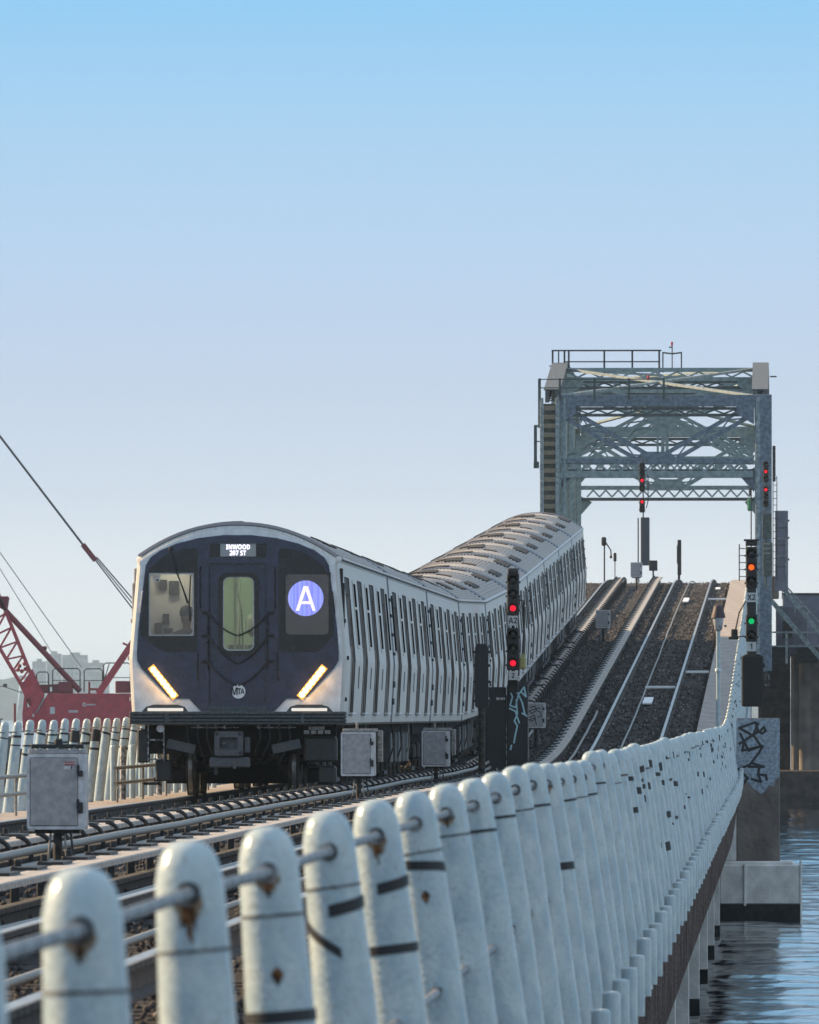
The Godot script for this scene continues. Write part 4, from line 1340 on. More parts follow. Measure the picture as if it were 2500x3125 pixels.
	wp.tube([xf * Vector3(-0.655, 3.10, 0.045), xf * Vector3(-0.675, 2.68, 0.045), xf * Vector3(-0.66, 2.45, 0.045)], 0.011, 6)
	wp.cbox(xf * Vector3(-0.93, 3.47, 0.04), Vector3(0.07, 0.06, 0.05), 0.012)
	part("windshield_wiper", wp, M.black_metal, o)
	# anticlimber: ribbed buffer beam
	var ac := MB.new()
	for q in [[1.165, 0.045], [1.115, 0.040], [1.065, 0.040], [1.022, 0.030]]:
		ac.cbox(xf * Vector3(0.01, q[0], -0.02), Vector3(3.04, q[1], 0.34), 0.010)
	ac.box(xf * Vector3(0.01, 1.095, -0.05), Vector3(3.0, 0.17, 0.28))
	for x in [-0.98, 0.92]:
		ac.box(xf * Vector3(x, 1.095, 0.13), Vector3(0.05, 0.165, 0.05))
	part("buffer_beam", ac, M.anticlimb, o)
	# coupler and what hangs below
	var bk := MB.new()
	bk.box(xf * Vector3(0, 0.80, -0.9), Vector3(2.7, 0.42, 0.10))
	var bk2 := MB.new()
	bk2.box(xf * Vector3(0.05, 0.55, -4.4), Vector3(2.6, 0.80, 0.10))
	part("underbody_bulkhead", bk, M.black_matte, o)
	part("underbody_bulkhead", bk2, M.black_matte, o)
	var cp := MB.new()
	var cx := Vector3(-0.11, 0.74, 0.22)
	cp.plate(PackedVector2Array(round_rect(cx.x - 0.20, cx.y - 0.17, cx.x + 0.20, cx.y + 0.17, 0.03)), [Rect2(cx.x - 0.125, cx.y - 0.085, 0.25, 0.17)], -0.10, 0.26, xf)
	cp.cbox(xf * Vector3(cx.x, cx.y, 0.02), Vector3(0.30, 0.24, 0.30), 0.02)
	cp.cbox(xf * Vector3(cx.x + 0.25, cx.y - 0.02, 0.02), Vector3(0.08, 0.22, 0.20), 0.015)
	cp.lathe([Vector2(0, 0), Vector2(0.035, 0.0), Vector2(0.03, 0.05), Vector2(0, 0.06)], 10, xf * Transform3D(Basis(Vector3.RIGHT, Vector3(0, 0, 1), Vector3.DOWN), Vector3(cx.x - 0.07, cx.y, 0.18)))
	cp.box(xf * Vector3(-0.11, 0.70, -0.45), Vector3(0.22, 0.18, 0.8))
	var cpm := part("coupler", cp, M.under_gray, o)
	var c2 := MB.new()
	c2.cbox(xf * Vector3(-0.10, 0.475, 0.06), Vector3(0.56, 0.15, 0.30), 0.02)
	c2.box(xf * Vector3(-0.03, 0.44, 0.22), Vector3(0.045, 0.11, 0.03))
	c2.box(xf * Vector3(-0.30, 0.40, 0.0), Vector3(0.05, 0.2, 0.1))
	part("electric_head", c2, M.under_gray, cpm)
	var c3 := MB.new()
	for q in [Vector2(cx.x - 0.165, cx.y + 0.135), Vector2(cx.x + 0.165, cx.y + 0.135), Vector2(cx.x + 0.165, cx.y - 0.13)]:
		c3.lathe([Vector2(0.024, 0), Vector2(0.024, 0.012), Vector2(0, 0.012)], 10, xf * Transform3D(Basis(Vector3.RIGHT, Vector3(0, 0, 1), Vector3.DOWN), Vector3(q.x, q.y, 0.26)))
	part("coupler_bolt", c3, M.black_metal, cpm)
	for sg in [-1.0, 1.0]:
		var sn := MB.new()
		sn.box(xf * Vector3(sg * 0.74 - 0.06, 0.70, -0.15), Vector3(0.40, 0.13, 0.05), Basis(Vector3(0, 0, 1), -sg * -0.22))
		part("snow_deflector", sn, M.under_gray, o)
		for i in 4:
			var ho := MB.new()
			var x: float = sg * (0.30 + 0.14 * i)
			ho.tube([xf * Vector3(x, 1.0, -0.2), xf * Vector3(x + 0.02, 0.80, -0.05 - 0.03 * i), xf * Vector3(x * 0.8, 0.62 - 0.05 * i, -0.25)], 0.016, 6)
			part("brake_hose", ho, M.black_metal, o)
	var bp := MB.new()
	bp.tube([xf * Vector3(-0.65, 0.965, 0.02), xf * Vector3(0.02, 0.965, 0.02)], 0.012, 6)
	bp.tube([xf * Vector3(0.26, 0.965, 0.02), xf * Vector3(0.82, 0.965, 0.02)], 0.012, 6)
	for x in [-0.55, -0.42, -0.30, -0.18, 0.30, 0.44, 0.58, 0.72]: bp.box(xf * Vector3(x, 0.975, 0.02), Vector3(0.02, 0.06, 0.02))
	part("uncoupling_rod", bp, M.galvanized, o)
	# step ladder, horn and boxes at the left, junction boxes at the right
	var la2 := MB.new()
	for x in [-1.255, -1.035]: la2.box(xf * Vector3(x, 0.75, -0.05), Vector3(0.018, 0.52, 0.03))
	for y in [0.52, 0.79]: la2.box(xf * Vector3(-1.145, y, -0.05), Vector3(0.22, 0.02, 0.05))
	part("step_ladder", la2, M.galvanized, o)
	var ho2 := MB.new()
	ho2.lathe([Vector2(0, 0.0), Vector2(0.055, 0.0), Vector2(0.05, -0.05), Vector2(0.02, -0.12), Vector2(0, -0.12)], 14, xf * Transform3D(Basis(Vector3.RIGHT, Vector3(0, 0, 1), Vector3.DOWN), Vector3(-1.08, 0.95, 0.0)))
	part("horn", ho2, M.cabinet_edge, o)
	var lb2 := MB.new()
	lb2.cbox(xf * Vector3(-1.33, 0.70, -0.25), Vector3(0.16, 0.46, 0.4), 0.02)
	lb2.cbox(xf * Vector3(-1.05, 0.36, -0.30), Vector3(0.22, 0.30, 0.3), 0.02)
	part("equipment_box", lb2, M.black_metal, o)
	var jb := MB.new()
	for i in 4: jb.cbox(xf * Vector3(0.97 + i * 0.098, 0.90, -0.02), Vector3(0.075, 0.055, 0.06), 0.006)
	jb.box(xf * Vector3(1.11, 0.955, -0.04), Vector3(0.22, 0.05, 0.05))
	part("junction_box", jb, M.conduit, o)
	var rb3 := MB.new()
	rb3.cbox(xf * Vector3(1.16, 0.66, -0.25), Vector3(0.46, 0.36, 0.3), 0.03)
	rb3.cbox(xf * Vector3(1.26, 0.30, -0.3), Vector3(0.24, 0.25, 0.3), 0.03)
	part("equipment_box", rb3, M.black_metal, o)

func make_train() -> void:
	var s0 := 147.0
	var lead := make_car("lead car with dark blue masked front, round lit route letter and slanted headlights", true)
	make_front(lead)
	var mid := make_car("silver car right behind the lead car", false)
	var ord := ["", "", "third silver car, its side half hidden behind the second", "fourth silver car, the last on the level before the climb", "fifth silver car, in the dip behind the black-backed signal", "sixth silver car, first on the ramp behind the two-light red signal", "seventh silver car, climbing beside the first far ramp box", "eighth silver car on the ramp, third from the tail", "ninth silver car on the ramp, next to the last", "tail car of the train highest on the ramp below the bridge"]
	for k in 10:
		var c := lead if k == 0 else mid
		if k > 1:
			c = mid.duplicate()
			c.name = numbered("train_car")
			add_child(c)
			c.set_meta("label", ord[k])
		var a := s0 + k * 18.4 + 0.1
		var z := a + CAR
		var pa := P(a, -2.1, 0)
		var pz := P(z, -2.1, 0)
		var kz := (pa - pz).normalized()
		var r := Vector3(cos(YAW), 0, sin(YAW))
		c.transform = Transform3D(Basis(r, kz.cross(r), kz), (pa + pz) * 0.5)

func make_driver() -> void:
	# one continuous figure: head, neck, shoulders, chest and arms reaching to the desk
	var bones := [[Vector3(0, 1.42, 0), Vector3(0, 1.55, 0.01), 0.060, 0.055], [Vector3(0, 1.64, 0.01), Vector3(0, 1.70, 0.0), 0.082, 0.090], [Vector3(0, 1.0, 0), Vector3(0, 1.30, 0), 0.145, 0.155], [Vector3(-0.18, 1.36, 0), Vector3(0.18, 1.36, 0), 0.070, 0.070], [Vector3(-0.20, 1.35, 0), Vector3(-0.25, 1.10, 0.10), 0.060, 0.048], [Vector3(-0.25, 1.10, 0.10), Vector3(-0.14, 1.06, 0.34), 0.046, 0.034], [Vector3(0.20, 1.35, 0), Vector3(0.25, 1.10, 0.10), 0.060, 0.048], [Vector3(0.25, 1.10, 0.10), Vector3(0.14, 1.06, 0.34), 0.046, 0.034]]
	var lo := Vector3(-0.36, 0.84, -0.22)
	var cs := 0.026
	var n := Vector3i(28, 38, 26)
	var fld := PackedFloat32Array()
	fld.resize(n.x * n.y * n.z)
	for k in n.z:
		for j in n.y:
			for i in n.x:
				var p := lo + Vector3(i, j, k) * cs
				var acc := 0.0
				for b in bones:
					var ab: Vector3 = b[1] - b[0]
					var t := clampf((p - b[0]).dot(ab) / ab.length_squared(), 0.0, 1.0)
					acc += exp(-24.0 * ((p - b[0] - ab * t).length() - lerpf(b[2], b[3], t)) * 2.0)
				fld[i + n.x * (j + n.y * k)] = -log(acc + 1e-12) / 48.0
	var idx := {}
	var vs := []
	var at := func(i: int, j: int, k: int) -> float: return fld[i + n.x * (j + n.y * k)]
	for k in n.z - 1:
		for j in n.y - 1:
			for i in n.x - 1:
				var sum := Vector3.ZERO
				var c := 0
				for e in [[0, 0, 0, 1, 0, 0], [0, 1, 0, 1, 1, 0], [0, 0, 1, 1, 0, 1], [0, 1, 1, 1, 1, 1], [0, 0, 0, 0, 1, 0], [1, 0, 0, 1, 1, 0], [0, 0, 1, 0, 1, 1], [1, 0, 1, 1, 1, 1], [0, 0, 0, 0, 0, 1], [1, 0, 0, 1, 0, 1], [0, 1, 0, 0, 1, 1], [1, 1, 0, 1, 1, 1]]:
					var a: float = at.call(i + e[0], j + e[1], k + e[2])
					var b: float = at.call(i + e[3], j + e[4], k + e[5])
					if (a < 0.0) != (b < 0.0):
						sum += Vector3(e[0], e[1], e[2]).lerp(Vector3(e[3], e[4], e[5]), a / (a - b))
						c += 1
				if c > 0:
					idx[Vector3i(i, j, k)] = vs.size()
					vs.append(lo + (Vector3(i, j, k) + sum / c) * cs)
	var grad := func(p: Vector3) -> Vector3:
		var q := ((p - lo) / cs).round()
		var i := clampi(int(q.x), 1, n.x - 2)
		var j := clampi(int(q.y), 1, n.y - 2)
		var k := clampi(int(q.z), 1, n.z - 2)
		return Vector3(at.call(i + 1, j, k) - at.call(i - 1, j, k), at.call(i, j + 1, k) - at.call(i, j - 1, k), at.call(i, j, k + 1) - at.call(i, j, k - 1)).normalized()
	var body := MB.new()
	for c in idx:
		for ax in 3:
			var d := Vector3i.ZERO
			d[ax] = 1
			var u := Vector3i.ZERO
			u[(ax + 1) % 3] = 1
			var w := Vector3i.ZERO
			w[(ax + 2) % 3] = 1
			if c[(ax + 1) % 3] == 0 or c[(ax + 2) % 3] == 0: continue
			var a: float = at.call(c.x, c.y, c.z)
			var b: float = at.call(c.x + d.x, c.y + d.y, c.z + d.z)
			if (a < 0.0) == (b < 0.0): continue
			if not (idx.has(c - u) and idx.has(c - w) and idx.has(c - u - w)): continue
			var p0: Vector3 = vs[idx[c]]
			var p1: Vector3 = vs[idx[c - u]]
			var p2: Vector3 = vs[idx[c - u - w]]
			var p3: Vector3 = vs[idx[c - w]]
			body.squad(p0, p1, p2, p3, grad.call(p0), grad.call(p1), grad.call(p2), grad.call(p3))
	var o := thing("person", "person in dark clothes driving, seen through the left cab window", "person", F(147.55, -2.1 - 0.74, 0.87))
	part("body", body, M.skin, o)
	var shirt := MB.new()
	shirt.lathe([Vector2(0.19, 0.86), Vector2(0.185, 1.05), Vector2(0.20, 1.25), Vector2(0.21, 1.36), Vector2(0.14, 1.44), Vector2(0.075, 1.47)], 16, Transform3D(Basis.from_scale(Vector3(1.25, 1, 0.85)), Vector3.ZERO))
	part("jacket", shirt, M.uniform_navy, o)
	var hair := MB.new()
	hair.lathe([Vector2(0.100, 1.66), Vector2(0.104, 1.72), Vector2(0.085, 1.78), Vector2(0.04, 1.81), Vector2(0, 1.815)], 14, Transform3D(Basis.from_scale(Vector3(0.95, 1, 1.05)), Vector3(0, 0, -0.012)))
	part("hair", hair, M.graffiti_black, o)

# ---------------------------------------------------------------- pipe fences
func post_mesh(len: float, r: float) -> ArrayMesh:
	var b := MB.new()
	b.lathe([Vector2(r + flare(len), -len), Vector2(r + flare(0.45), -0.45), Vector2(r + flare(0.22), -0.22), Vector2(r + flare(r * 1.25), -r * 1.25), Vector2(r * 0.965, -r * 0.86), Vector2(r * 0.86, -r * 0.50), Vector2(r * 0.70, -r * 0.23), Vector2(r * 0.45, -r * 0.06), Vector2(r * 0.2, -r * 0.008), Vector2(0, 0)], 22)
	return b.mesh()

func flare(depth: float) -> float: # how much wider a post is below its top
	return 0.0145 * clampf(depth / 0.45, 0.0, 1.0) + 0.009 * clampf((depth - 0.45) / 1.05, 0.0, 1.0)

func wrap_patch(y0: float, y1: float, a0: float, a1: float, rr: float, slant := 0.0) -> MB: # a thin sheet hugging a pipe
	var b := MB.new()
	var cnt := maxi(3, int(absf(a1 - a0) / 0.25))
	var r := rr + flare(-(y0 + y1) * 0.5 + 0.02)
	for i in cnt:
		var p := lerpf(a0, a1, float(i) / cnt)
		var q := lerpf(a0, a1, float(i + 1) / cnt)
		var A := Vector3(cos(p), 0, sin(p))
		var B := Vector3(cos(q), 0, sin(q))
		var sa := slant * (float(i) / cnt - 0.5)
		var sb := slant * (float(i + 1) / cnt - 0.5)
		b.squad(A * r + Vector3(0, y0 + sa, 0), B * r + Vector3(0, y0 + sb, 0), B * r + Vector3(0, y1 + sb, 0), A * r + Vector3(0, y1 + sa, 0), A, B, B, A)
	return b

func lean_of(i: int) -> float:
	return [0.03, 0.045, 0.06, 0.08, 0.10, 0.115][i] if i < 6 else 0.13

func make_right_fence() -> void:
	var o := thing("pipe_fence", "pale blue-white fence of round-topped pipe posts sweeping along the right viaduct edge", "fence")
	var R := 0.0605
	var pm := post_mesh(1.52, R)
	var sb := MB.new()
	sb.lathe([Vector2(0.043, -0.34), Vector2(0.043, -0.016), Vector2(0.038, -0.005), Vector2(0.025, -0.001), Vector2(0, 0)], 14)
	var sm := sb.mesh()
	var collar := MB.new()
	collar.lathe([Vector2(0.016, 0.0), Vector2(0.023, 0.0), Vector2(0.023, 0.012), Vector2(0.016, 0.012)], 12)
	var cm := collar.mesh()
	var tops := [0.912, 0.912, 0.918, 0.912, 0.918, 0.921, 0.923, 0.9245, 0.923, 0.929, 0.938, 0.937, 0.922, 0.912, 0.907, 0.899, 0.938]
	rng.seed = 2024
	var up := []
	var dn := []
	var posts := []
	for i in 135:
		var s := 2.95 * (i + 4.59) if i > 0 else 14.0
		var top: float = tops[i] if i < tops.size() else 0.915 + rng.randf_range(-0.014, 0.02)
		var base := F(s, 4.40, top)
		var ln := lean_of(i) + (rng.randf_range(-0.012, 0.012) if i > 6 else 0.0)
		var y := Vector3(0, 1, 0) - base.basis.x * ln
		y = y.normalized()
		var xf := Transform3D(Basis(base.basis.z.cross(y) * -1.0, y, base.basis.z), base.origin)
		xf.basis.x = y.cross(base.basis.z).normalized()
		var p := part("post", pm, M.post_paint, o, xf)
		posts.append(p)
		up.append(xf * Vector3(0, -0.097, 0)); dn.append(xf * Vector3(0, -0.60, 0))
		if i > 4 and s < 330.0:
			part("foot_stub", sm, M.post_paint, o, F(s + 0.25, 4.705, -0.155 + rng.randf_range(-0.02, 0.02)))
	for q in [[up, 0.0125, "rail_pipe"], [dn, 0.013, "rail_pipe"]]:
		for i in range(0, 130, 10):
			var rb := MB.new()
			rb.tube(q[0].slice(i, i + 11), q[1], 8)
			part(q[2], rb, M.galvanized, o)
	# marks on the posts: collars, rust, tape. Angle +PI/2 is the side that faces back down the line.
	for i in 110:
		var p: MeshInstance3D = posts[i]
		var f := PI / 2
		if i < 22:
			part("rail_collar", cm, M.galvanized, p, Transform3D(Basis(Vector3.RIGHT, Vector3(0, 0, 1), Vector3.DOWN), Vector3(0.0, -0.097, 0.0565)))
			if i in [1, 2, 3, 5, 7, 12]:
				var amount: float = {1: 0.6, 2: 1.25, 3: 0.7, 5: 0.9}.get(i, 0.55)
				for k in 15: # runs of rust of uneven length below the pipe
					var a0 := f - 0.40 + k * 0.056
					var fall := 0.062 * amount * (1.0 - absf(k - 7.0) / 8.5) * rng.randf_range(0.6, 1.15)
					part("rust_run", wrap_patch(-0.112 - fall, -0.104, a0, a0 + 0.055, R + 0.0010 + 0.0001 * (k % 2)), M.rust if absf(k - 7.0) < 3.0 * amount else M.rust_light, p)
			if i in [1, 2, 3, 4, 6, 7, 8, 9, 10, 11, 13, 14, 15, 16, 18]:
				var y: float = -0.165 - 0.035 * rng.randf()
				var dark: bool = i in [8, 9, 11, 13, 15, 16]
				part("tape_band", wrap_patch(y - (0.011 if dark else 0.006), y, f - 1.75, f + 1.75, R + 0.0016, rng.randf_range(-0.008, 0.008)), M.tape_black if dark else M.band_gray, p)
		if i in [4, 5]:
			part("wire_tie", wrap_patch(-0.245, -0.215, f - 1.6, f + 0.2, R + 0.003, -0.02), M.tape_black, p)
		if i == 4: part("wire_tie", wrap_patch(-0.31, -0.285, f - 0.1, f + 1.6, R + 0.003, 0.09), M.tape_black, p)
		if i == 6: part("tape_band", wrap_patch(-0.235, -0.208, f - 1.7, f + 1.7, R + 0.003, 0.03), M.tape_black, p)
		if i == 12: part("tape_band", wrap_patch(-0.50, -0.465, f - 1.7, f + 1.7, R + 0.003, 0.006), M.tape_black, p)
		if i == 3: part("tape_band", wrap_patch(-0.415, -0.390, f - 1.7, f + 1.7, R + 0.003), M.tape_black, p)
		if i == 5: part("tape_band", wrap_patch(-0.415, -0.390, f - 1.7, f + 1.7, R + 0.003), M.tape_black, p)
		if i in [1, 3, 6]:
			for k in 5:
				var hh: float = [0.006, 0.012, 0.016, 0.011, 0.005][k]
				part("rust_spot", wrap_patch(-0.312 - hh * 1.5, -0.312 + hh, f - 0.22 + k * 0.07, f - 0.15 + k * 0.07, R + 0.0014), M.rust, p)
		if i > 18:
			var n := rng.randi_range(2, 5) if i < 90 else rng.randi_range(0, 2)
			for k in n:
				var y := -0.12 - 0.75 * pow(rng.randf(), 1.5)
				var h := rng.randf_range(0.018, 0.075)
				var a := f + rng.randf_range(-1.5, 0.7)
				part("tape_patch", wrap_patch(y - h, y, a, a + rng.randf_range(0.6, 1.4), R + 0.003, rng.randf_range(-0.02, 0.02)), M.tape_black, p)
			if rng.randf() < 0.35:
				part("tape_band", wrap_patch(-0.185, -0.172, f - 1.7, f + 1.7, R + 0.002), M.band_gray, p)
	for i in [6, 9, 12, 20, 27]:
		var bolt := MB.new()
		bolt.cbox(Vector3(0, -0.595, 0.066), Vector3(0.03, 0.022, 0.05), 0.005)
		part("rail_bolt", bolt, M.dark_iron, posts[i])

func make_left_fence() -> void:
	var o := thing("pipe_fence", "pale pipe-post fence on the far left edge of the viaduct before the red crane", "fence")
	var R := 0.054
	var pm := post_mesh(1.24, R)
	var sb := MB.new()
	sb.lathe([Vector2(0.045, -0.80), Vector2(0.045, -0.03), Vector2(0.036, -0.008), Vector2(0, 0)], 12)
	var sm := sb.mesh()
	rng.seed = 91
	var up := []
	for i in 24:
		var s := 126.0 + 2.25 * i
		var base := F(s, -4.30, 1.05 + 0.004 * i + rng.randf_range(-0.01, 0.012))
		var y := (Vector3.UP + base.basis.x * 0.11).normalized()
		var xf := Transform3D(Basis(y.cross(base.basis.z).normalized(), y, base.basis.z), base.origin)
		var p := part("post", pm, M.post_paint, o, xf)
		up.append(xf * Vector3(0, -0.14, 0))
		var f := PI / 2
		var n := 1 + (i % 3)
		for k in n:
			var yy := -0.16 - 0.13 * k - rng.randf_range(0.0, 0.05)
			part("tape_band", wrap_patch(yy - rng.randf_range(0.012, 0.035), yy, f - 1.7, f + 1.7, R + 0.003, rng.randf_range(-0.03, 0.03)), M.tape_black, p)
		if i in [9, 11]: part("tape_band", wrap_patch(-0.34, -0.17, f - 1.7, f + 1.7, R + 0.002, 0.02), M.tape_black, p)
		if s > 149.0:
			part("foot_stub", sm, M.galvanized if i % 4 == 0 else M.post_paint, o, F(s + 0.7, -4.12, 0.70))
	var rb := MB.new()
	rb.tube(up, 0.011, 6)
	part("rail_pipe", rb, M.galvanized, o)
	# a low two-pipe rail inside the fence, in two lengths
	for q in [[150.0, 176.0, "low two-pipe guard rail before the fence, its end turned in by the train's front"], [118.0, 137.5, "short low two-pipe guard rail cut by the left picture edge"]]:
		var g := thing("guard_rail", q[2], "rail", Transform3D.IDENTITY, "low guard rails")
		for h in [0.38, 0.16]:
			var b := MB.new()
			var pts := []
			var s: float = q[0]
			while s < q[1]:
				pts.append(P(s, -4.0, h)); s += 3.0
			pts.append(P(q[1], -4.0, h))
			b.tube(pts, 0.027, 8)
			part("pipe", b, M.conduit, g)
		var s2: float = q[0] + 0.5
		while s2 < q[1]:
			var st := MB.new()
			st.tube([P(s2, -4.0, -0.12), P(s2, -4.0, 0.38)], 0.02, 6)
			part("upright", st, M.conduit, g)
			s2 += 6.0

# ---------------------------------------------------------------- cabinets between the tracks
func make_cabinets() -> void:
	var list := [[79.8, 0.56, "nearest grey metal cabinet with a red warning label and a black top bracket", 0], [137.0, 0.63, "grey metal cabinet just right of the train's front, on a short post", 1], [168.0, 0.60, "plain grey cabinet behind the second car's foot, scuffed with a faint scrawl", 2], [237.0, 0.56, "light grey cabinet scribbled with black loops beside the graffiti locker", 3], [328.0, 0.56, "small grey cabinet with faint scribbles halfway up the ramp", 4], [405.0, 0.62, "farthest pale cabinet at the crest below the two-light signal", 5]]
	for q in list:
		var s: float = q[0]
		var k: int = q[3]
		var o := thing("equipment_cabinet", q[2], "cabinet", F(s, 0.0, q[1]), "cabinets on posts between the tracks")
		var b := MB.new()
		b.cbox(Vector3(0, 0, -0.14), Vector3(0.45, 0.57, 0.26), 0.012)
		part("case", b, M.cabinet, o)
		var rim := MB.new()
		rim.ring(round_rect(-0.226, -0.286, 0.226, 0.286, 0.02), round_rect(-0.205, -0.262, 0.165, 0.262, 0.012), -0.02, 0.006)
		part("door_rim", rim, M.cabinet_edge, o)
		var d := MB.new()
		d.cbox(Vector3(-0.02, 0, 0.0), Vector3(0.360, 0.515, 0.018), 0.005)
		var dm := part("door", d, M.cabinet, o)
		for y in [0.14, -0.12]:
			var h := MB.new()
			h.cbox(Vector3(0.183, y, 0.020), Vector3(0.038, 0.045 if y > 0 else 0.085, 0.035), 0.006)
			h.box(Vector3(0.165, y + 0.03, 0.026), Vector3(0.02, 0.07, 0.015))
			part("latch", h, M.black_metal, dm)
		var un := MB.new()
		un.box(Vector3(0, -0.302, -0.14), Vector3(0.34, 0.03, 0.2))
		un.tube([Vector3(0.0, -0.30, -0.14), Vector3(0.0, -0.30 - q[1] + 0.12, -0.14)], 0.036, 10)
		un.box(Vector3(0.0, -q[1] - 0.17, -0.14), Vector3(0.2, 0.02, 0.2))
		part("post", un, M.dark_iron, o)
		for x in [-0.05, 0.055, 0.10]:
			var c := MB.new()
			c.tube([Vector3(x, -0.30, -0.10), Vector3(x * 1.2, -0.45, -0.06), Vector3(x * 1.5, -0.60, -0.10), Vector3(x * 1.9, -0.70, -0.16)], 0.010, 6)
			part("cable", c, M.black_metal if x > 0.06 else M.conduit, o)
		if k == 0:
			var t := MB.new()
			t.cbox(Vector3(0.0, 0.345, -0.10), Vector3(0.40, 0.035, 0.10), 0.006)
			t.cbox(Vector3(0.01, 0.375, -0.08), Vector3(0.06, 0.06, 0.06), 0.01)
			part("bracket", t, M.black_metal, o)
			var t2 := MB.new()
			t2.cbox(Vector3(0.0, 0.305, -0.12), Vector3(0.44, 0.035, 0.14), 0.006)
			for x in [-0.13, 0.0, 0.13]: t2.box(Vector3(x, 0.325, -0.06), Vector3(0.02, 0.03, 0.02))
			part("bracket_plate", t2, M.cabinet, o)
			var l := MB.new()
			l.box(Vector3(0.100, 0.215, 0.0105), Vector3(0.080, 0.028, 0.003))
			var lm := part("warning_label", l, M.sticker_red, dm)
			lettering(lm, "label_text", "DANGER", 0.014, M.plate_white, Transform3D(Basis.IDENTITY, Vector3(0.100, 0.215, 0.013)), 700, 1.1)
			var l2 := MB.new()
			l2.box(Vector3(0.093, 0.183, 0.0105), Vector3(0.072, 0.026, 0.003))
			part("paper_label", l2, M.cabinet_edge, dm)
			var l3 := MB.new()
			l3.box(Vector3(0.115, 0.184, 0.013), Vector3(0.010, 0.022, 0.002))
			part("label_mark", l3, M.graffiti_black, dm)
		if k == 1 or k == 2:
			var t := MB.new()
			t.cbox(Vector3(0.02, 0.31, -0.22), Vector3(0.46, 0.045, 0.12), 0.008)
			t.cbox(Vector3(0.28, 0.10, -0.24), Vector3(0.07, 0.42, 0.12), 0.01)
			for y in [-0.05, 0.05, 0.15, 0.25]: t.box(Vector3(0.28, y, -0.17), Vector3(0.05, 0.03, 0.03))
			t.cbox(Vector3(-0.02, 0.37, -0.16), Vector3(0.035, 0.09, 0.035), 0.008)
			part("terminal_strip", t, M.conduit, o)
		if k == 1:
			var l := MB.new()
			l.ring(round_rect(0.05, 0.18, 0.13, 0.215, 0.005, 1), round_rect(0.056, 0.186, 0.124, 0.209, 0.003, 1), 0.0095, 0.0105)
			part("label_outline", l, M.graffiti_grey, dm)
		if k >= 2 and k <= 4:
			var g := MB.new()
			var w := 0.012 if k != 3 else 0.02
			g.stroke([Vector2(-0.13, 0.18), Vector2(-0.02, 0.20), Vector2(0.02, 0.12), Vector2(-0.08, 0.04), Vector2(-0.15, 0.10), Vector2(-0.06, 0.13), Vector2(0.10, 0.17)], w, 0.0095, 0.011)
			g.stroke([Vector2(-0.14, -0.05), Vector2(-0.03, 0.0), Vector2(0.0, -0.08), Vector2(-0.09, -0.14), Vector2(-0.15, -0.10), Vector2(-0.02, -0.06), Vector2(0.02, -0.22)], w, 0.0095, 0.011)
			g.stroke([Vector2(0.03, 0.10), Vector2(0.10, 0.08), Vector2(0.13, -0.02), Vector2(0.04, -0.04)], w, 0.0095, 0.011)
			part("scribble", g, M.graffiti_black if k == 3 else M.graffiti_grey, dm)

# ---------------------------------------------------------------- railway signals
func signal_head(o: Node3D, called: String, y0: float, lenses: Array, w: float, xo := 0.0) -> void: # a column of hooded lenses, bottom at y0; 0.27 m a lens
	var n := lenses.size()
	var ph := 0.29
	var b := MB.new()
	b.cbox(Vector3(xo, y0 + n * ph * 0.5, -0.10), Vector3(w, n * ph, 0.20), 0.02)
	var h := part(called, b, M.black_metal, o)
	for i in n:
		var y := y0 + ph * (i + 0.5)
		var front := Transform3D(Basis(Vector3.RIGHT, Vector3(0, 0, 1), Vector3.DOWN), Vector3(xo, y, 0.0))
		var hood := MB.new()
		hood.lathe([Vector2(0.108, 0.0), Vector2(0.112, 0.17)], 14, front, PI * 0.95, TAU + PI * 0.05)
		hood.lathe([Vector2(0.102, 0.0), Vector2(0.106, 0.17)], 14, front, PI * 0.95, TAU + PI * 0.05)
		part("hood", hood, M.black_matte, h)
		var l := MB.new()
		l.lathe([Vector2(0.098, 0.004), Vector2(0.08, 0.018), Vector2(0.04, 0.03), Vector2(0, 0.033)], 18, front)
		var kind: String = lenses[i]
		if kind != "":
			l = MB.new()
			l.lathe([Vector2(0.058 if kind != "green" else 0.042, 0.004), Vector2(0.06, 0.018), Vector2(0.03, 0.028), Vector2(0, 0.031)], 18, front)
		part("signal_lens", l, {"red": M.signal_red, "amber": M.signal_amber, "green": M.signal_green}.get(kind, M.window_black), h)
		if kind != "":
			lamp(o, Vector3(xo, y, 0.10), {"red": Color(1, 0.05, 0.08), "amber": Color(1, 0.25, 0.03), "green": Color(0.05, 1, 0.4)}[kind], 0.002, 0.05)
	var cl := MB.new()
	for i in n:
		for sg in [-1.0, 1.0]: cl.box(Vector3(xo + sg * (w * 0.5 + 0.012), y0 + ph * (i + 0.35), -0.08), Vector3(0.03, 0.04, 0.06))
	part("hinge", cl, M.black_metal, h)

func number_plate(o: Node3D, y: float, text: String, w := 0.17, xo := 0.0) -> void:
	var b := MB.new()
	b.box(Vector3(xo, y, 0.012), Vector3(w, w * 1.05, 0.012))
	var p := part("number_plate", b, M.plate_white, o)
	lettering(p, "plate_text", text, w * 0.62, M.graffiti_black, Transform3D(Basis.IDENTITY, Vector3(xo, y, 0.021)), 700, 0.9)

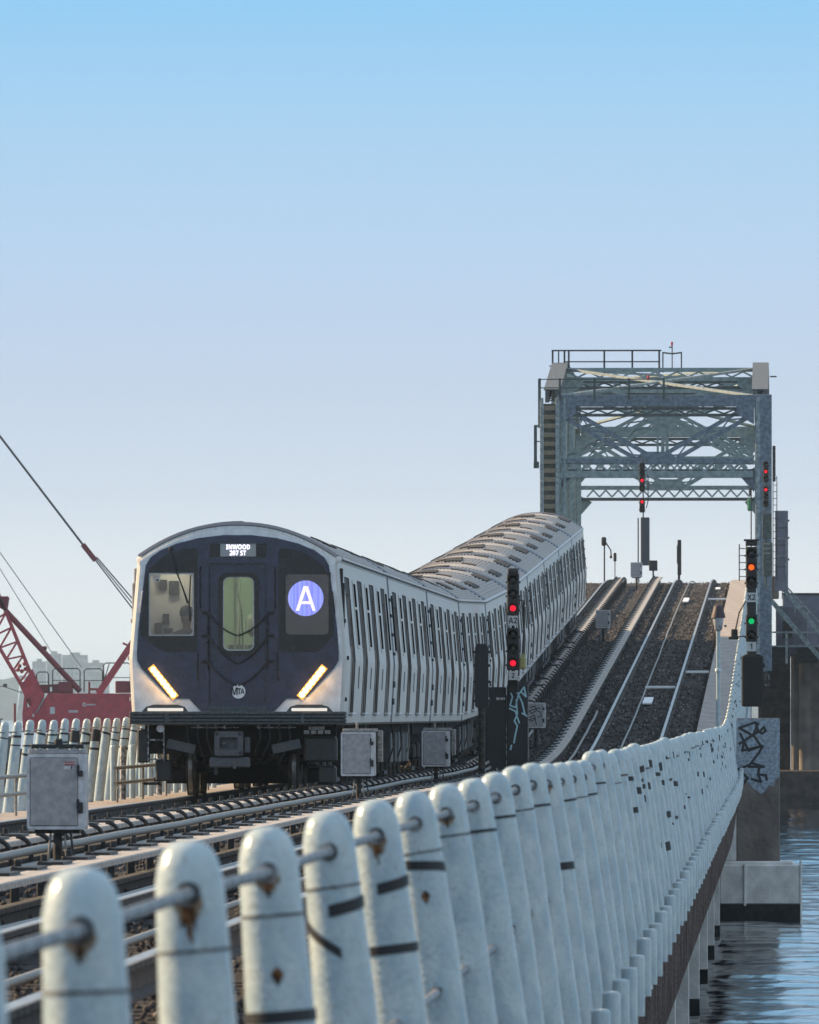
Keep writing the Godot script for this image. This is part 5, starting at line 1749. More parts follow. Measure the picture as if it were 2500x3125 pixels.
func make_signals() -> void:
	# black back of a signal that faces the other way
	var o := thing("railway_signal", "black-backed single signal on a slim pole, turned away beside the train", "signal", F(194.0, 0.0, 0))
	var b := MB.new()
	b.plate(PackedVector2Array(round_rect(-0.125, 1.27, 0.125, 2.42, 0.05)), [], -0.10, 0.05)
	b.cbox(Vector3(0.0, 2.43, -0.05), Vector3(0.20, 0.05, 0.2), 0.02)
	for y in [1.40, 1.75, 2.05, 2.30]:
		for sg in [-1.0, 1.0]: b.cbox(Vector3(sg * 0.135, y, 0.0), Vector3(0.05, 0.05, 0.06), 0.01)
	part("signal_back", b, M.black_metal, o)
	var p := MB.new()
	p.tube([Vector3(0, -0.2, 0), Vector3(0, 1.28, 0)], 0.066, 14)
	p.lathe([Vector2(0.14, 0.0), Vector2(0.14, 0.06), Vector2(0.07, 0.10)], 14, Transform3D(Basis.IDENTITY, Vector3(0, -0.16, 0)))
	part("pole", p, M.dark_iron, o)
	# signal locker with pale graffiti
	o = thing("signal_locker", "black signal locker with pale blue graffiti under the two-light red signal", "cabinet", F(216.4, -0.10, 0))
	b = MB.new()
	b.cbox(Vector3(-0.26, 0.70, -0.25), Vector3(0.44, 1.80, 0.45), 0.015)
	b.cbox(Vector3(0.20, 0.72, -0.22), Vector3(0.44, 1.84, 0.45), 0.015)
	part("case", b, M.black_metal, o)
	var dd := MB.new()
	dd.cbox(Vector3(-0.26, 0.66, -0.02), Vector3(0.36, 1.62, 0.012), 0.004)
	dd.cbox(Vector3(0.20, 0.68, 0.008), Vector3(0.36, 1.66, 0.012), 0.004)
	part("door", dd, M.black_metal, o)
	var cp := MB.new()
	cp.cbox(Vector3(0.425, 0.4, 0.02), Vector3(0.02, 1.5, 0.03), 0.005)
	part("edge_conduit", cp, M.conduit, o)
	var lb := MB.new()
	for q in [[-0.40, 0.05], [-0.20, 0.07], [-0.12, 0.05], [-0.07, 0.03]]: lb.box(Vector3(q[0], 1.36, -0.010), Vector3(q[1], 0.05, 0.006))
	part("label_mark", lb, M.plate_white, o)
	var g := MB.new()
	for st in [[[0.02, 1.58], [0.10, 1.40], [0.05, 1.22], [0.16, 1.18], [0.22, 1.44], [0.16, 1.56]], [[0.06, 1.50], [0.20, 1.50], [0.30, 1.28], [0.36, 1.02], [0.40, 1.0]], [[0.22, 1.44], [0.34, 1.60], [0.38, 1.40], [0.28, 1.50]], [[0.18, 1.34], [0.20, 1.05], [0.14, 0.90], [0.20, 0.80], [0.16, 0.62], [0.13, 0.45]], [[0.04, 1.16], [0.16, 1.10], [0.24, 0.86]], [[0.30, 1.06], [0.38, 1.02]], [[0.08, 0.40], [0.06, 0.31]]]:
		var pts := []
		for x in st: pts.append(Vector2(x[0], x[1]))
		g.stroke(pts, 0.032, 0.0145, 0.016)
	part("graffiti", g, M.graffiti_cyan, o)
	# the two-light red signal
	o = thing("railway_signal", "tall black signal showing two red lights before the curve of the train", "signal", F(216.0, -0.03, 0))
	signal_head(o, "signal_head", 1.95, ["", "", "red", "", ""].slice(2, 5), 0.25, 0.05)
	signal_head(o, "signal_head", 3.08, ["", "red", "", ""].slice(1, 4), 0.25, 0.05)
	number_plate(o, 1.84, "2", 0.17, 0.05)
	number_plate(o, 2.97, "A2", 0.19, 0.05)
	b = MB.new()
	b.cbox(Vector3(0.05, 1.62, -0.10), Vector3(0.22, 0.26, 0.2), 0.02)
	b.tube([Vector3(0.05, 1.55, -0.18), Vector3(0.05, 4.0, -0.18)], 0.035, 8)
	b.tube([Vector3(0.16, 3.4, -0.1), Vector3(0.27, 3.38, -0.1), Vector3(0.28, 2.9, -0.1), Vector3(0.24, 2.2, -0.1)], 0.022, 6)
	b.cbox(Vector3(0.05, 4.0, -0.10), Vector3(0.22, 0.10, 0.22), 0.02)
	b.lathe([Vector2(0.10, 0.0), Vector2(0.11, 0.16)], 14, Transform3D(Basis(Vector3.RIGHT, Vector3(0, 0, 1), Vector3.DOWN), Vector3(0.05, 1.62, 0.0)), PI * 0.95, TAU + PI * 0.05)
	part("mast", b, M.black_metal, o)
	b = MB.new()
	b.cbox(Vector3(0.245, 2.10, -0.10), Vector3(0.14, 0.26, 0.16), 0.03)
	b.cbox(Vector3(0.26, 2.26, -0.10), Vector3(0.09, 0.06, 0.12), 0.01)
	part("yellow_box", b, M.yellow_box, o)
	# the orange-and-green signal on the side pier
	o = thing("railway_signal", "tall signal with an orange light above a green one on the graffitied pier", "signal", F(222.0, 4.93, 0))
	b = MB.new()
	b.cbox(Vector3(0.0, 1.65, -0.10), Vector3(0.46, 1.08, 0.30), 0.03)
	b.cbox(Vector3(0.0, 2.185, -0.10), Vector3(0.36, 0.06, 0.26), 0.02)
	b.cbox(Vector3(0.235, 1.98, -0.08), Vector3(0.06, 0.10, 0.1), 0.01)
	part("base_box", b, M.black_matte, o)
	signal_head(o, "signal_head", 2.48, ["", "green"], 0.24, -0.02)
	signal_head(o, "signal_head", 3.62, ["", "amber", ""], 0.24, -0.02)
	b = MB.new()
	b.cbox(Vector3(-0.02, 3.34, -0.10), Vector3(0.20, 0.62, 0.16), 0.02)
	b.cbox(Vector3(-0.02, 2.34, -0.10), Vector3(0.20, 0.34, 0.16), 0.02)
	b.cbox(Vector3(-0.02, 4.56, -0.10), Vector3(0.25, 0.10, 0.2), 0.02)
	b.box(Vector3(-0.02, 4.63, -0.10), Vector3(0.32, 0.04, 0.24))
	b.tube([Vector3(-0.14, 3.34, -0.05), Vector3(-0.28, 3.1, 0.0), Vector3(-0.36, 2.72, 0.0)], 0.016, 6)
	part("mast", b, M.black_metal, o)
	b = MB.new()
	b.cbox(Vector3(-0.38, 2.66, 0), Vector3(0.14, 0.18, 0.14), 0.02)
	b.cbox(Vector3(-0.40, 2.56, 0), Vector3(0.22, 0.06, 0.16), 0.02)
	b.tube([Vector3(-0.14, 2.6, -0.05), Vector3(-0.5, 2.58, 0.0)], 0.014, 6)
	part("cable_box", b, M.dark_iron, o)
	number_plate(o, 3.42, "X2", 0.19, -0.02)
	number_plate(o, 2.38, "1", 0.19, -0.02)
	b = MB.new()
	b.ring(round_rect(0.26, 1.55, 0.36, 1.80, 0.03), round_rect(0.28, 1.57, 0.34, 1.78, 0.02), -0.12, -0.09)
	part("hand_loop", b, M.galvanized, o)
	# at the crest
	o = thing("railway_signal", "slim two-light red signal on a grey box at the crest of the ramp", "signal", F(425.0, -0.02, 0))
	b = MB.new()
	b.cbox(Vector3(0.10, 1.55, -0.15), Vector3(0.36, 1.95, 0.35), 0.02)
	part("base_box", b, M.under_gray, o)
	b = MB.new()
	b.tube([Vector3(-0.18, -0.3, 0.05), Vector3(-0.18, 2.5, 0.05)], 0.03, 6)
	b.tube([Vector3(0.02, 2.5, -0.15), Vector3(0.02, 4.9, -0.15)], 0.03, 6)
	b.tube([Vector3(0.16, 4.25, -0.1), Vector3(0.22, 4.2, -0.1), Vector3(0.22, 3.2, -0.1), Vector3(0.15, 2.9, -0.1)], 0.022, 6)
	part("mast", b, M.black_metal, o)
	signal_head(o, "signal_head", 2.72, ["", "red"], 0.22, -0.02)
	signal_head(o, "signal_head", 3.58, ["", "red", "", ""].slice(0, 4), 0.22, -0.02)
	o = thing("railway_signal", "narrow dark signal seen from behind, beyond the crest between the right rails", "signal", F(520.0, 0.55, 0))
	b = MB.new()
	b.cbox(Vector3(0.02, 2.15, 0), Vector3(0.19, 1.75, 0.2), 0.03)
	b.tube([Vector3(0.0, -0.3, 0), Vector3(0.0, 1.4, 0)], 0.06, 8)
	b.cbox(Vector3(-0.09, 2.3, 0), Vector3(0.04, 0.9, 0.1), 0.01)
	part("signal_back", b, M.rail_brown, o)
	o = thing("railway_signal", "tall dark signal with two small red lights before the right bridge post", "signal", F(441.0, 4.95, 0))
	signal_head(o, "signal_head", 3.1, ["", "", "red"], 0.22)
	signal_head(o, "signal_head", 4.15, ["", "red", ""], 0.22)
	b = MB.new()
	b.tube([Vector3(0, -0.3, -0.16), Vector3(0, 5.0, -0.16)], 0.04, 6)
	b.cbox(Vector3(0.05, 2.3, -0.1), Vector3(0.40, 1.05, 0.3), 0.02)
	b.cbox(Vector3(0.07, 0.9, -0.1), Vector3(0.40, 1.4, 0.3), 0.02)
	part("mast_boxes", b, M.teal_dark, o)
	b = MB.new()
	for y in [1.55, 1.35, 1.15]: b.box(Vector3(0.04, y, 0.06), Vector3(0.30, 0.06, 0.02))
	part("pale_label", b, M.conduit, o)
	for x in [0.28, 0.40]: pass
	b = MB.new()
	for x in [0.30, 0.46]: b.tube([Vector3(x, 0.0, -0.1), Vector3(x, 4.4, -0.1)], 0.02, 6)
	for k in 16: b.tube([Vector3(0.30, 0.1 + 0.28 * k, -0.1), Vector3(0.46, 0.1 + 0.28 * k, -0.1)], 0.014, 5)
	part("ladder", b, M.dark_iron, o)
	o = thing("railway_signal", "green-backed small signal at the inner side of the right bridge post", "signal", F(434.0, 4.27, 0))
	b = MB.new()
	b.cbox(Vector3(0.0, 3.1, 0), Vector3(0.16, 0.55, 0.2), 0.06)
	part("green_back", b, M.green_lens, o)
	b = MB.new()
	b.tube([Vector3(0.08, -0.3, 0), Vector3(0.08, 3.7, 0)], 0.03, 6)
	b.cbox(Vector3(0.04, 3.62, 0), Vector3(0.12, 0.3, 0.12), 0.03)
	b.tube([Vector3(-0.12, 3.85, 0), Vector3(0.2, 3.7, 0), Vector3(0.35, 3.9, 0)], 0.015, 6)
	part("mast", b, M.dark_iron, o)
	# short ladder left of the side-pier signal, small lamps at the tail of the train
	b = MB.new()
	for x in [-0.14, 0.14]: b.tube([Vector3(x, -0.2, 0), Vector3(x, 1.45, 0)], 0.026, 6)
	for k in 5: b.tube([Vector3(-0.14, 0.15 + 0.28 * k, 0), Vector3(0.14, 0.15 + 0.28 * k, 0)], 0.02, 6)
	single("step_ladder", b, M.rail_brown, "short dark ladder standing on the footway near the crest", "ladder", F(420.0, 4.05, 0))
	o = thing("signal_lamp", "small dark lamp on a thin post right of the tail car", "lamp", F(432.0, -1.25, 0))
	b = MB.new()
	b.tube([Vector3(0, -0.3, 0), Vector3(0, 0.75, 0)], 0.022, 6)
	part("post", b, M.rail_brown, o)
	b = MB.new()
	b.cbox(Vector3(0.0, 0.92, 0), Vector3(0.13, 0.36, 0.14), 0.03)
	part("lamp_case", b, M.rail_brown, o)
	o = thing("signal_lamp", "dark hooked lamp bracket touching the tail car's edge", "lamp", F(428.0, -1.62, 0))
	b = MB.new()
	b.tube([Vector3(0, -0.3, 0), Vector3(0, 1.5, 0)], 0.035, 6)
	b.cbox(Vector3(-0.02, 1.55, 0), Vector3(0.2, 0.36, 0.14), 0.04)
	b.tube([Vector3(0.06, 1.5, 0), Vector3(0.26, 1.2, 0), Vector3(0.28, 0.95, 0)], 0.03, 6)
	b.cbox(Vector3(0.27, 0.92, 0), Vector3(0.1, 0.12, 0.1), 0.02)
	part("bracket", b, M.rail_brown, o)
	b = MB.new()
	b.cbox(Vector3(0, 0.42, 0), Vector3(0.34, 0.42, 0.3), 0.02)
	b.tube([Vector3(0, -0.3, 0), Vector3(0, 0.3, 0)], 0.04, 6)
	single("relay_box", b, M.rail_brown, "small dark box on the crest right of the two-light signal", "box", F(424.0, 0.42, 0.15))

func make_lamp_post() -> void:
	var o := thing("lamp_post", "pale green lamp post with a dark cap and glass lantern by the footway", "lamp", F(234.0, 4.14, 0))
	var b := MB.new()
	b.tube([Vector3(0, -0.12, 0), Vector3(0, 2.52, 0)], 0.048, 12)
	b.lathe([Vector2(0.075, 0), Vector2(0.075, 0.06), Vector2(0.05, 0.08)], 12, Transform3D(Basis.IDENTITY, Vector3(0, 1.62, 0)))
	b.lathe([Vector2(0.10, 0), Vector2(0.10, 0.10), Vector2(0.05, 0.16)], 12, Transform3D(Basis.IDENTITY, Vector3(0, -0.10, 0)))
	part("pole", b, M.post_paint, o)
	b = MB.new()
	b.lathe([Vector2(0.05, 0), Vector2(0.085, 0.04), Vector2(0.12, 0.26), Vector2(0.12, 0.30)], 14, Transform3D(Basis.IDENTITY, Vector3(0, 2.52, 0)))
	part("lantern_glass", b, M.cabinet_edge, o)
	b = MB.new()
	b.lathe([Vector2(0.0, 0.0), Vector2(0.165, 0.0), Vector2(0.155, 0.05), Vector2(0.10, 0.24), Vector2(0.085, 0.27), Vector2(0.03, 0.29), Vector2(0.0, 0.30)], 14, Transform3D(Basis.IDENTITY, Vector3(0, 2.82, 0)))
	part("lamp_shade", b, M.lamp_brown, o)
	b = MB.new()
	b.lathe([Vector2(0.05, 0), Vector2(0.05, 0.02), Vector2(0.0, 0.025)], 12, Transform3D(Basis(Vector3.RIGHT, Vector3(0, 0, 1), Vector3.DOWN), Vector3(0.02, 2.60, 0.10)))
	b.cbox(Vector3(0.16, 2.64, 0), Vector3(0.06, 0.05, 0.05), 0.01)
	part("fitting", b, M.galvanized, o)

# ---------------------------------------------------------------- side pier
func make_side_pier() -> void:
	var s := 222.0
	var gy := rail_y(s)
	var o := thing("side_pier", "square concrete pier painted pale blue on top and tagged with black graffiti", "pier", F(s, 5.05, -gy))
	var b := MB.new()
	b.cbox(Vector3(0, 2.70, -0.45), Vector3(0.92, 3.10, 0.9), 0.02)
	part("shaft", b, M.pier_brown, o)
	b = MB.new()
	b.cbox(Vector3(0.03, 0.74, -0.3), Vector3(1.70, 0.84, 1.7), 0.03)
	b.cbox(Vector3(0.0, 1.18, -0.35), Vector3(1.50, 0.10, 1.5), 0.03)
	part("pile_cap", b, M.bent_white, o)
	b = MB.new()
	b.box(Vector3(0.03, -0.1, -0.3), Vector3(1.715, 0.86, 1.72))
	part("tide_band", b, M.tide, o)
	b = MB.new()
	b.cbox(Vector3(-0.28, 0.74, 0.57), Vector3(0.05, 0.9, 0.06), 0.01)
	b.cbox(Vector3(0.895, 0.60, 0.50), Vector3(0.05, 1.3, 0.12), 0.01)
	part("fender_strip", b, M.bent_white, o)
	# ragged coat of paint
	b = MB.new()
	b.plate(PackedVector2Array([Vector2(-0.455, 4.24), Vector2(-0.455, 3.10), Vector2(-0.36, 2.98), Vector2(-0.22, 2.90), Vector2(-0.12, 2.78), Vector2(-0.02, 2.70), Vector2(0.05, 2.64), Vector2(0.16, 2.72), Vector2(0.24, 2.84), Vector2(0.32, 2.80), Vector2(0.36, 2.92), Vector2(0.44, 3.0), Vector2(0.455, 3.12), Vector2(0.455, 4.24)]), [], 0.001, 0.006)
	var pp := part("paint_coat", b, M.pier_paint, o)
	var tags := [[[0.00, 3.98], [-0.06, 4.16], [-0.40, 4.04], [-0.08, 3.86], [0.06, 3.66], [-0.20, 3.56], [-0.38, 3.92]], [[-0.40, 3.70], [-0.10, 3.90], [0.00, 4.14]], [[-0.10, 3.90], [0.05, 3.98], [0.12, 4.06], [0.16, 3.98], [0.08, 3.92], [0.02, 3.96]], [[-0.30, 3.74], [-0.34, 3.56], [0.10, 3.66], [0.02, 3.52], [-0.18, 3.26], [-0.44, 3.16]], [[-0.14, 3.30], [0.12, 3.22], [-0.20, 3.22]], [[-0.40, 2.98], [-0.30, 3.06], [-0.22, 2.98], [-0.30, 2.88], [-0.40, 2.94]], [[0.02, 3.20], [0.00, 3.06], [0.16, 3.04], [0.18, 2.94]], [[0.00, 3.06], [0.06, 2.90], [-0.14, 2.96]]]
	var g := MB.new()
	for st in tags:
		var pts := []
		for x in st: pts.append(Vector2(x[0], x[1]))
		g.stroke(pts, 0.054, 0.0065, 0.008)
	part("graffiti", g, M.graffiti_black, pp)
	g = MB.new()
	for st in [[[0.20, 3.98], [0.36, 3.80], [0.22, 3.74], [0.34, 4.02]], [[0.14, 3.46], [0.36, 3.56], [0.30, 3.44], [0.10, 3.36]], [[0.2, 4.12], [0.3, 4.06], [0.22, 3.90]]]:
		var pts := []
		for x in st: pts.append(Vector2(x[0], x[1]))
		g.stroke(pts, 0.02, 0.0065, 0.0078)
	part("graffiti", g, M.graffiti_grey, pp)

# ---------------------------------------------------------------- truss bridge
func laced(b: MB, A: Vector3, B: Vector3, w: float, t: float, side: Vector3, pitch := 0.5, solid := 0.0) -> void: # two flanges joined by zigzag bars; w apart along side, t deep
	var d := (B - A)
	var L := d.length()
	var y := d / L
	var x := (side - y * side.dot(y)).normalized()
	var z := x.cross(y)
	var fl := w * 0.30
	var bs := Basis(x, y, z)
	for sg in [-1.0, 1.0]:
		b.box((A + B) * 0.5 + x * sg * (w - fl) * 0.5, Vector3(fl, L, t), bs)
	var n := maxi(2, int(L / pitch))
	for i in n:
		var p := A + d * (float(i) / n) + x * (w * 0.5 - fl) * (1.0 if i % 2 == 0 else -1.0)
		var q := A + d * (float(i + 1) / n) - x * (w * 0.5 - fl) * (1.0 if i % 2 == 0 else -1.0)
		for zz in ([t * 0.42] if t < 0.3 else [t * 0.42, -t * 0.42]):
			b.bar(p + z * zz, q + z * zz, 0.07, 0.025, x)

func make_bridge() -> void:
	var o := thing("truss_bridge", "grey-green steel truss bridge with crossed bracing over both tracks", "bridge", F(470.0, 0.0, 0))
	var U := 4.66
	var st := [0.0, 17.0, 35.0, 52.0]         # panel frames, metres beyond the near portal
	var hip := [8.55, 10.3, 10.3, 8.55]
	var L := func(u: float, h: float, q: float) -> Vector3: return Vector3(u, h, -q)
	var X := Vector3.RIGHT
	var Zv := Vector3(0, 0, 1)
	for i in 4:
		var q: float = st[i]
		for sg in [-1.0, 1.0]:
			var b := MB.new()
			if i == 0 and sg > 0:
				b.cbox(L.call(sg * U + 0.15, 2.5, q), Vector3(0.74, 12.4, 0.6), 0.03)
				part("column", b, M.teal_blue, o)
				var cv := MB.new()
				cv.box(L.call(sg * U - 0.10, 2.5, q - 0.303), Vector3(0.16, 12.3, 0.012))
				part("cover_strip", cv, M.teal_light, o)
			else:
				var cu: float = sg * U if i > 0 else -4.22
				laced(b, L.call(cu, -3.6, q), L.call(cu, hip[i], q), 0.62 if i > 0 else 0.36, 0.55, Zv if i > 0 else X, 0.55)
				if i > 0: b.box(L.call(sg * (U + 0.16), (hip[i] - 3.6) * 0.5, q + 0.0), Vector3(0.10, hip[i] + 3.6, 0.5))
				part("column", b, M.teal_paint, o)
	# battened outer post at the left of the near portal
	var b := MB.new()
	for x in [-5.12, -4.42]: b.cbox(L.call(x, 2.4, -0.25), Vector3(0.16, 12.3, 0.30), 0.02)
	part("post_flange", b, M.teal_light, o)
	b = MB.new()
	b.box(L.call(-4.77, 2.3, 0.02), Vector3(0.54, 12.0, 0.04))
	part("post_web", b, M.teal_dark, o)
	for k in 30:
		b = MB.new()
		b.box(L.call(-4.77, 8.1 - 0.40 * k, -0.18), Vector3(0.53, 0.20, 0.06))
		part("batten", b, M.batten_rust, o)
	# chords along both trusses
	for sg in [-1.0, 1.0]:
		for i in 3:
			b = MB.new()
			laced(b, L.call(sg * U, hip[i] + 0.1, st[i]), L.call(sg * U, hip[i + 1] + 0.1, st[i + 1]), 0.62, 0.6, X, 0.6)
			b.box((L.call(sg * U, hip[i] + 0.38, st[i]) + L.call(sg * U, hip[i + 1] + 0.38, st[i + 1])) * 0.5, Vector3(0.74, 0.05, 17.2), Basis(X, -atan2(hip[i + 1] - hip[i], 17.0) * -1.0))
			part("chord", b, M.hip_plate if i == 0 else M.teal_paint, o)
			b = MB.new()
			b.cbox((L.call(sg * U, -0.9, st[i]) + L.call(sg * U, -0.9, st[i + 1])) * 0.5, Vector3(0.6, 0.9, absf(st[i + 1] - st[i]) - 0.7), 0.03)
			part("chord", b, M.teal_paint, o)
			for d in 2:
				b = MB.new()
				var m: float = (st[i] + st[i + 1]) * 0.5
				var hm: float = (hip[i] + hip[i + 1]) * 0.5
				if d == 0: laced(b, L.call(sg * U, -0.4, st[i]), L.call(sg * U, hm, m), 0.42, 0.4, Zv, 0.5)
				else: laced(b, L.call(sg * U, hm, m), L.call(sg * U, -0.4, st[i + 1]), 0.42, 0.4, Zv, 0.5)
				part("truss_diagonal", b, M.teal_paint, o)
			b = MB.new()
			laced(b, L.call(sg * U, -0.4, (st[i] + st[i + 1]) * 0.5), L.call(sg * U, (hip[i] + hip[i + 1]) * 0.5, (st[i] + st[i + 1]) * 0.5), 0.34, 0.34, Zv, 0.5)
			part("truss_post", b, M.teal_paint, o)
	# sway frames across
	for i in 4:
		var q: float = st[i]
		var top: float = hip[i]
		var front := i == 0
		var mm: Material = M.teal_blue if front else M.teal_paint
		var inner := U - 0.32
		# top strut
		b = MB.new()
		if front or i == 3: b.cbox(L.call(0, top - 0.12, q), Vector3(inner * 2.0 + (0.2 if front else 0.0), 0.52, 0.5), 0.02)
		else: laced(b, L.call(-inner, top - 0.15, q), L.call(inner, top - 0.15, q), 0.62, 0.34, Vector3.UP, 0.5)
		part("strut", b, mm, o)
		b = MB.new()
		laced(b, L.call(-inner, top - 0.62, q), L.call(inner, top - 0.62, q), 0.42, 0.3, Vector3.UP, 0.42)
		part("lattice_strut", b, M.teal_dark, o)
		# bottom box strut of the frame
		var lowh: float = [5.42, 5.95, 6.2, 5.35][i]
		b = MB.new()
		b.cbox(L.call(0, lowh + 0.30, q), Vector3(inner * 2.0, 0.24 if front else 0.20, 0.42), 0.015)
		part("strut", b, mm, o)
		b = MB.new()
		b.cbox(L.call(0, lowh - (0.30 if front else 0.27), q), Vector3(inner * 2.0, 0.30 if front else 0.15, 0.5), 0.015)
		part("strut", b, M.teal_paint if front else M.teal_dark, o)
		for k in 26:
			var x0 := lerpf(-inner + 0.3, inner - 0.3, k / 26.0)
			var x1 := lerpf(-inner + 0.3, inner - 0.3, (k + 1) / 26.0)
			b = MB.new()
			b.bar(L.call(x0, lowh + (0.18 if k % 2 else -0.16), q - 0.18), L.call(x1, lowh + (-0.16 if k % 2 else 0.18), q - 0.18), 0.08, 0.04, X)
			part("lacing_bar", b, M.teal_light if front else M.teal_paint, o)
		# K diagonals to the middle gusset
		for sg in [-1.0, 1.0]:
			b = MB.new()
			if i == 0 or i == 3:
				laced(b, L.call(sg * (inner - 0.1), top - 0.55, q), L.call(sg * 0.5, lowh + 0.42, q), 0.62, 0.30, Vector3.UP, 0.5)
			else:
				laced(b, L.call(sg * (inner - 0.1), lowh + 0.4, q), L.call(sg * 0.4, (top + lowh) * 0.5 + 0.2, q), 0.50, 0.28, Vector3.UP, 0.5)
				laced(b, L.call(sg * (inner - 0.1), top - 0.5, q), L.call(sg * 0.4, (top + lowh) * 0.5 + 0.5, q), 0.50, 0.28, Vector3.UP, 0.5)
			part("diagonal", b, mm, o)
			# knee brackets below the strut
			b = MB.new()
			b.plate(PackedVector2Array([Vector2(sg * (inner + 0.05), lowh - 0.1), Vector2(sg * (inner - 0.55), lowh - 0.42), Vector2(sg * (inner + 0.05), lowh - 1.1)]), [], -0.08, 0.08, Transform3D(Basis.IDENTITY, Vector3(0, 0, -q)))
			b.plate(PackedVector2Array([Vector2(sg * (inner + 0.05), top - 0.3), Vector2(sg * (inner - 0.75), top - 0.36), Vector2(sg * (inner - 0.75), top - 0.7), Vector2(sg * (inner + 0.05), top - 1.2)]), [], -0.09, 0.09, Transform3D(Basis.IDENTITY, Vector3(0, 0, -q + 0.17)))
			part("gusset_plate", b, mm, o)
		b = MB.new()
		if i == 0 or i == 3:
			b.plate(PackedVector2Array([Vector2(-1.15, lowh + 0.16), Vector2(1.15, lowh + 0.16), Vector2(0.62, lowh + 0.72), Vector2(-0.62, lowh + 0.72)]), [], 0.215, 0.26, Transform3D(Basis.IDENTITY, Vector3(0, 0, -q)))
		else:
			var cy := (top + lowh) * 0.5 + 0.35
			b.plate(PackedVector2Array([Vector2(-0.55, cy - 0.62), Vector2(0.55, cy - 0.62), Vector2(0.72, cy), Vector2(0.55, cy + 0.55), Vector2(-0.55, cy + 0.55), Vector2(-0.72, cy)]), [], 0.16, 0.22, Transform3D(Basis.IDENTITY, Vector3(0, 0, -q)))
			b.box(L.call(-0.12, (cy + lowh) * 0.5, q - 0.1), Vector3(0.10, cy - lowh, 0.12))
			b.box(L.call(0.12, (cy + lowh) * 0.5, q - 0.1), Vector3(0.16, cy - lowh, 0.12))
		part("gusset_plate", b, mm, o)
	# lateral bracing in the plane of the top chords
	for i in 3:
		for sg in [-1.0, 1.0]:
			b = MB.new()
			laced(b, L.call(sg * (U - 0.3), hip[i] + 0.1, st[i] + 0.3), L.call(0.0, (hip[i] + hip[i + 1]) * 0.5 + 0.1, (st[i] + st[i + 1]) * 0.5), 0.22, 0.10, X, 0.8)
			laced(b, L.call(0.0, (hip[i] + hip[i + 1]) * 0.5 + 0.1, (st[i] + st[i + 1]) * 0.5), L.call(sg * (U - 0.3), hip[i + 1] + 0.1, st[i + 1] - 0.3), 0.22, 0.10, X, 0.8)
			part("lateral_brace", b, M.teal_light if i == 0 else M.teal_paint, o)
	# floor system of the span
	b = MB.new()
	b.box(L.call(0, -0.75, 26.0), Vector3(8.6, 0.5, 54.0))
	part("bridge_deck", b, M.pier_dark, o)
	for q in [-2.82, -1.38, 1.38, 2.82]:
		b = MB.new()
		b.box(L.call(q, -0.08, 27.0), Vector3(0.07, 0.16, 54.0))
		part("deck_rail", b, M.rail_head, o)
	# top walkway railings
	b = MB.new()
	for x in [-5.0, -4.45, -4.25, -2.6, -1.3, -0.05]: b.box(L.call(x, 10.75, 17.0), Vector3(0.085, 1.05, 0.085))
	b.box(L.call(-2.5, 11.27, 17.0), Vector3(5.1, 0.07, 0.085))
	b.box(L.call(-2.2, 10.75, 17.0), Vector3(4.4, 0.055, 0.085))
	b.box(L.call(-5.0, 9.9, 17.0), Vector3(0.06, 2.7, 0.06))
	b.box(L.call(-4.72, 9.9, 17.0), Vector3(0.06, 2.7, 0.06))
	b.box(L.call(-4.86, 10.55, 17.0), Vector3(0.6, 0.05, 0.06))
	part("walkway_railing", b, M.rail_brown, o)
	b = MB.new()
	for x in [0.12, 0.98]: b.box(L.call(x, 10.72, 17.0), Vector3(0.06, 0.95, 0.06))
	b.tube([L.call(0.10, 11.17, 17.0), L.call(0.55, 11.12, 17.0), L.call(1.0, 11.17, 17.0)], 0.04, 6)
	part("small_frame", b, M.rail_brown, o)
	b = MB.new()
	b.tube([L.call(0.55, 10.3, 17.0), L.call(0.55, 11.5, 17.0)], 0.028, 6)
	b.cbox(L.call(0.47, 11.42, 17.0), Vector3(0.14, 0.06, 0.06), 0.01)
	part("beacon_mast", b, M.rail_brown, o)
	b = MB.new()
	b.cbox(L.call(0.54, 11.58, 17.0), Vector3(0.10, 0.20, 0.10), 0.03)
	part("beacon_lamp", b, M.red_light_paint, o)
	b = MB.new()
	b.cbox(L.call(-0.35, 9.45, -0.3), Vector3(0.13, 0.24, 0.12), 0.04)
	part("beacon_lamp", b, M.red_light_paint, o)
	b = MB.new()
	for x in [-5.2, -4.3, -2.75, -1.2, 0.35]: b.box(L.call(x, 8.95, -0.35), Vector3(0.10, 0.95, 0.09))
	for h in [9.38, 9.0]: b.box(L.call(-2.4, h, -0.35), Vector3(5.6, 0.045, 0.05))
	b.box(L.call(-5.23, 8.3, -0.3), Vector3(0.10, 2.2, 0.10))
	part("portal_railing", b, M.teal_dark, o)
	b = MB.new()
	b.box(L.call(-5.40, 6.45, -0.2), Vector3(0.14, 1.75, 0.12))
	b.box(L.call(-5.30, 7.30, -0.2), Vector3(0.32, 0.08, 0.10))
	b.box(L.call(-5.30, 6.6, -0.2), Vector3(0.32, 0.05, 0.10))
	b.box(L.call(-5.36, 5.55, -0.2), Vector3(0.24, 0.30, 0.20))
	part("ladder_cage", b, M.teal_dark, o)
	b = MB.new()
	b.cbox(L.call(5.28, 5.6, -0.1), Vector3(0.14, 1.6, 0.25), 0.02)
	b.box(L.call(5.25, 9.5, -0.1), Vector3(0.30, 0.06, 0.08))
	part("bracket", b, M.rail_brown, o)
	for i in 4:
		b = MB.new()
		b.box(L.call(-U + 0.38, 2.6 + 0.2 * i, 4.0 + i * 14.0), Vector3(0.10, 8.0, 1.2))
		part("cover_plate", b, M.teal_paint, o)

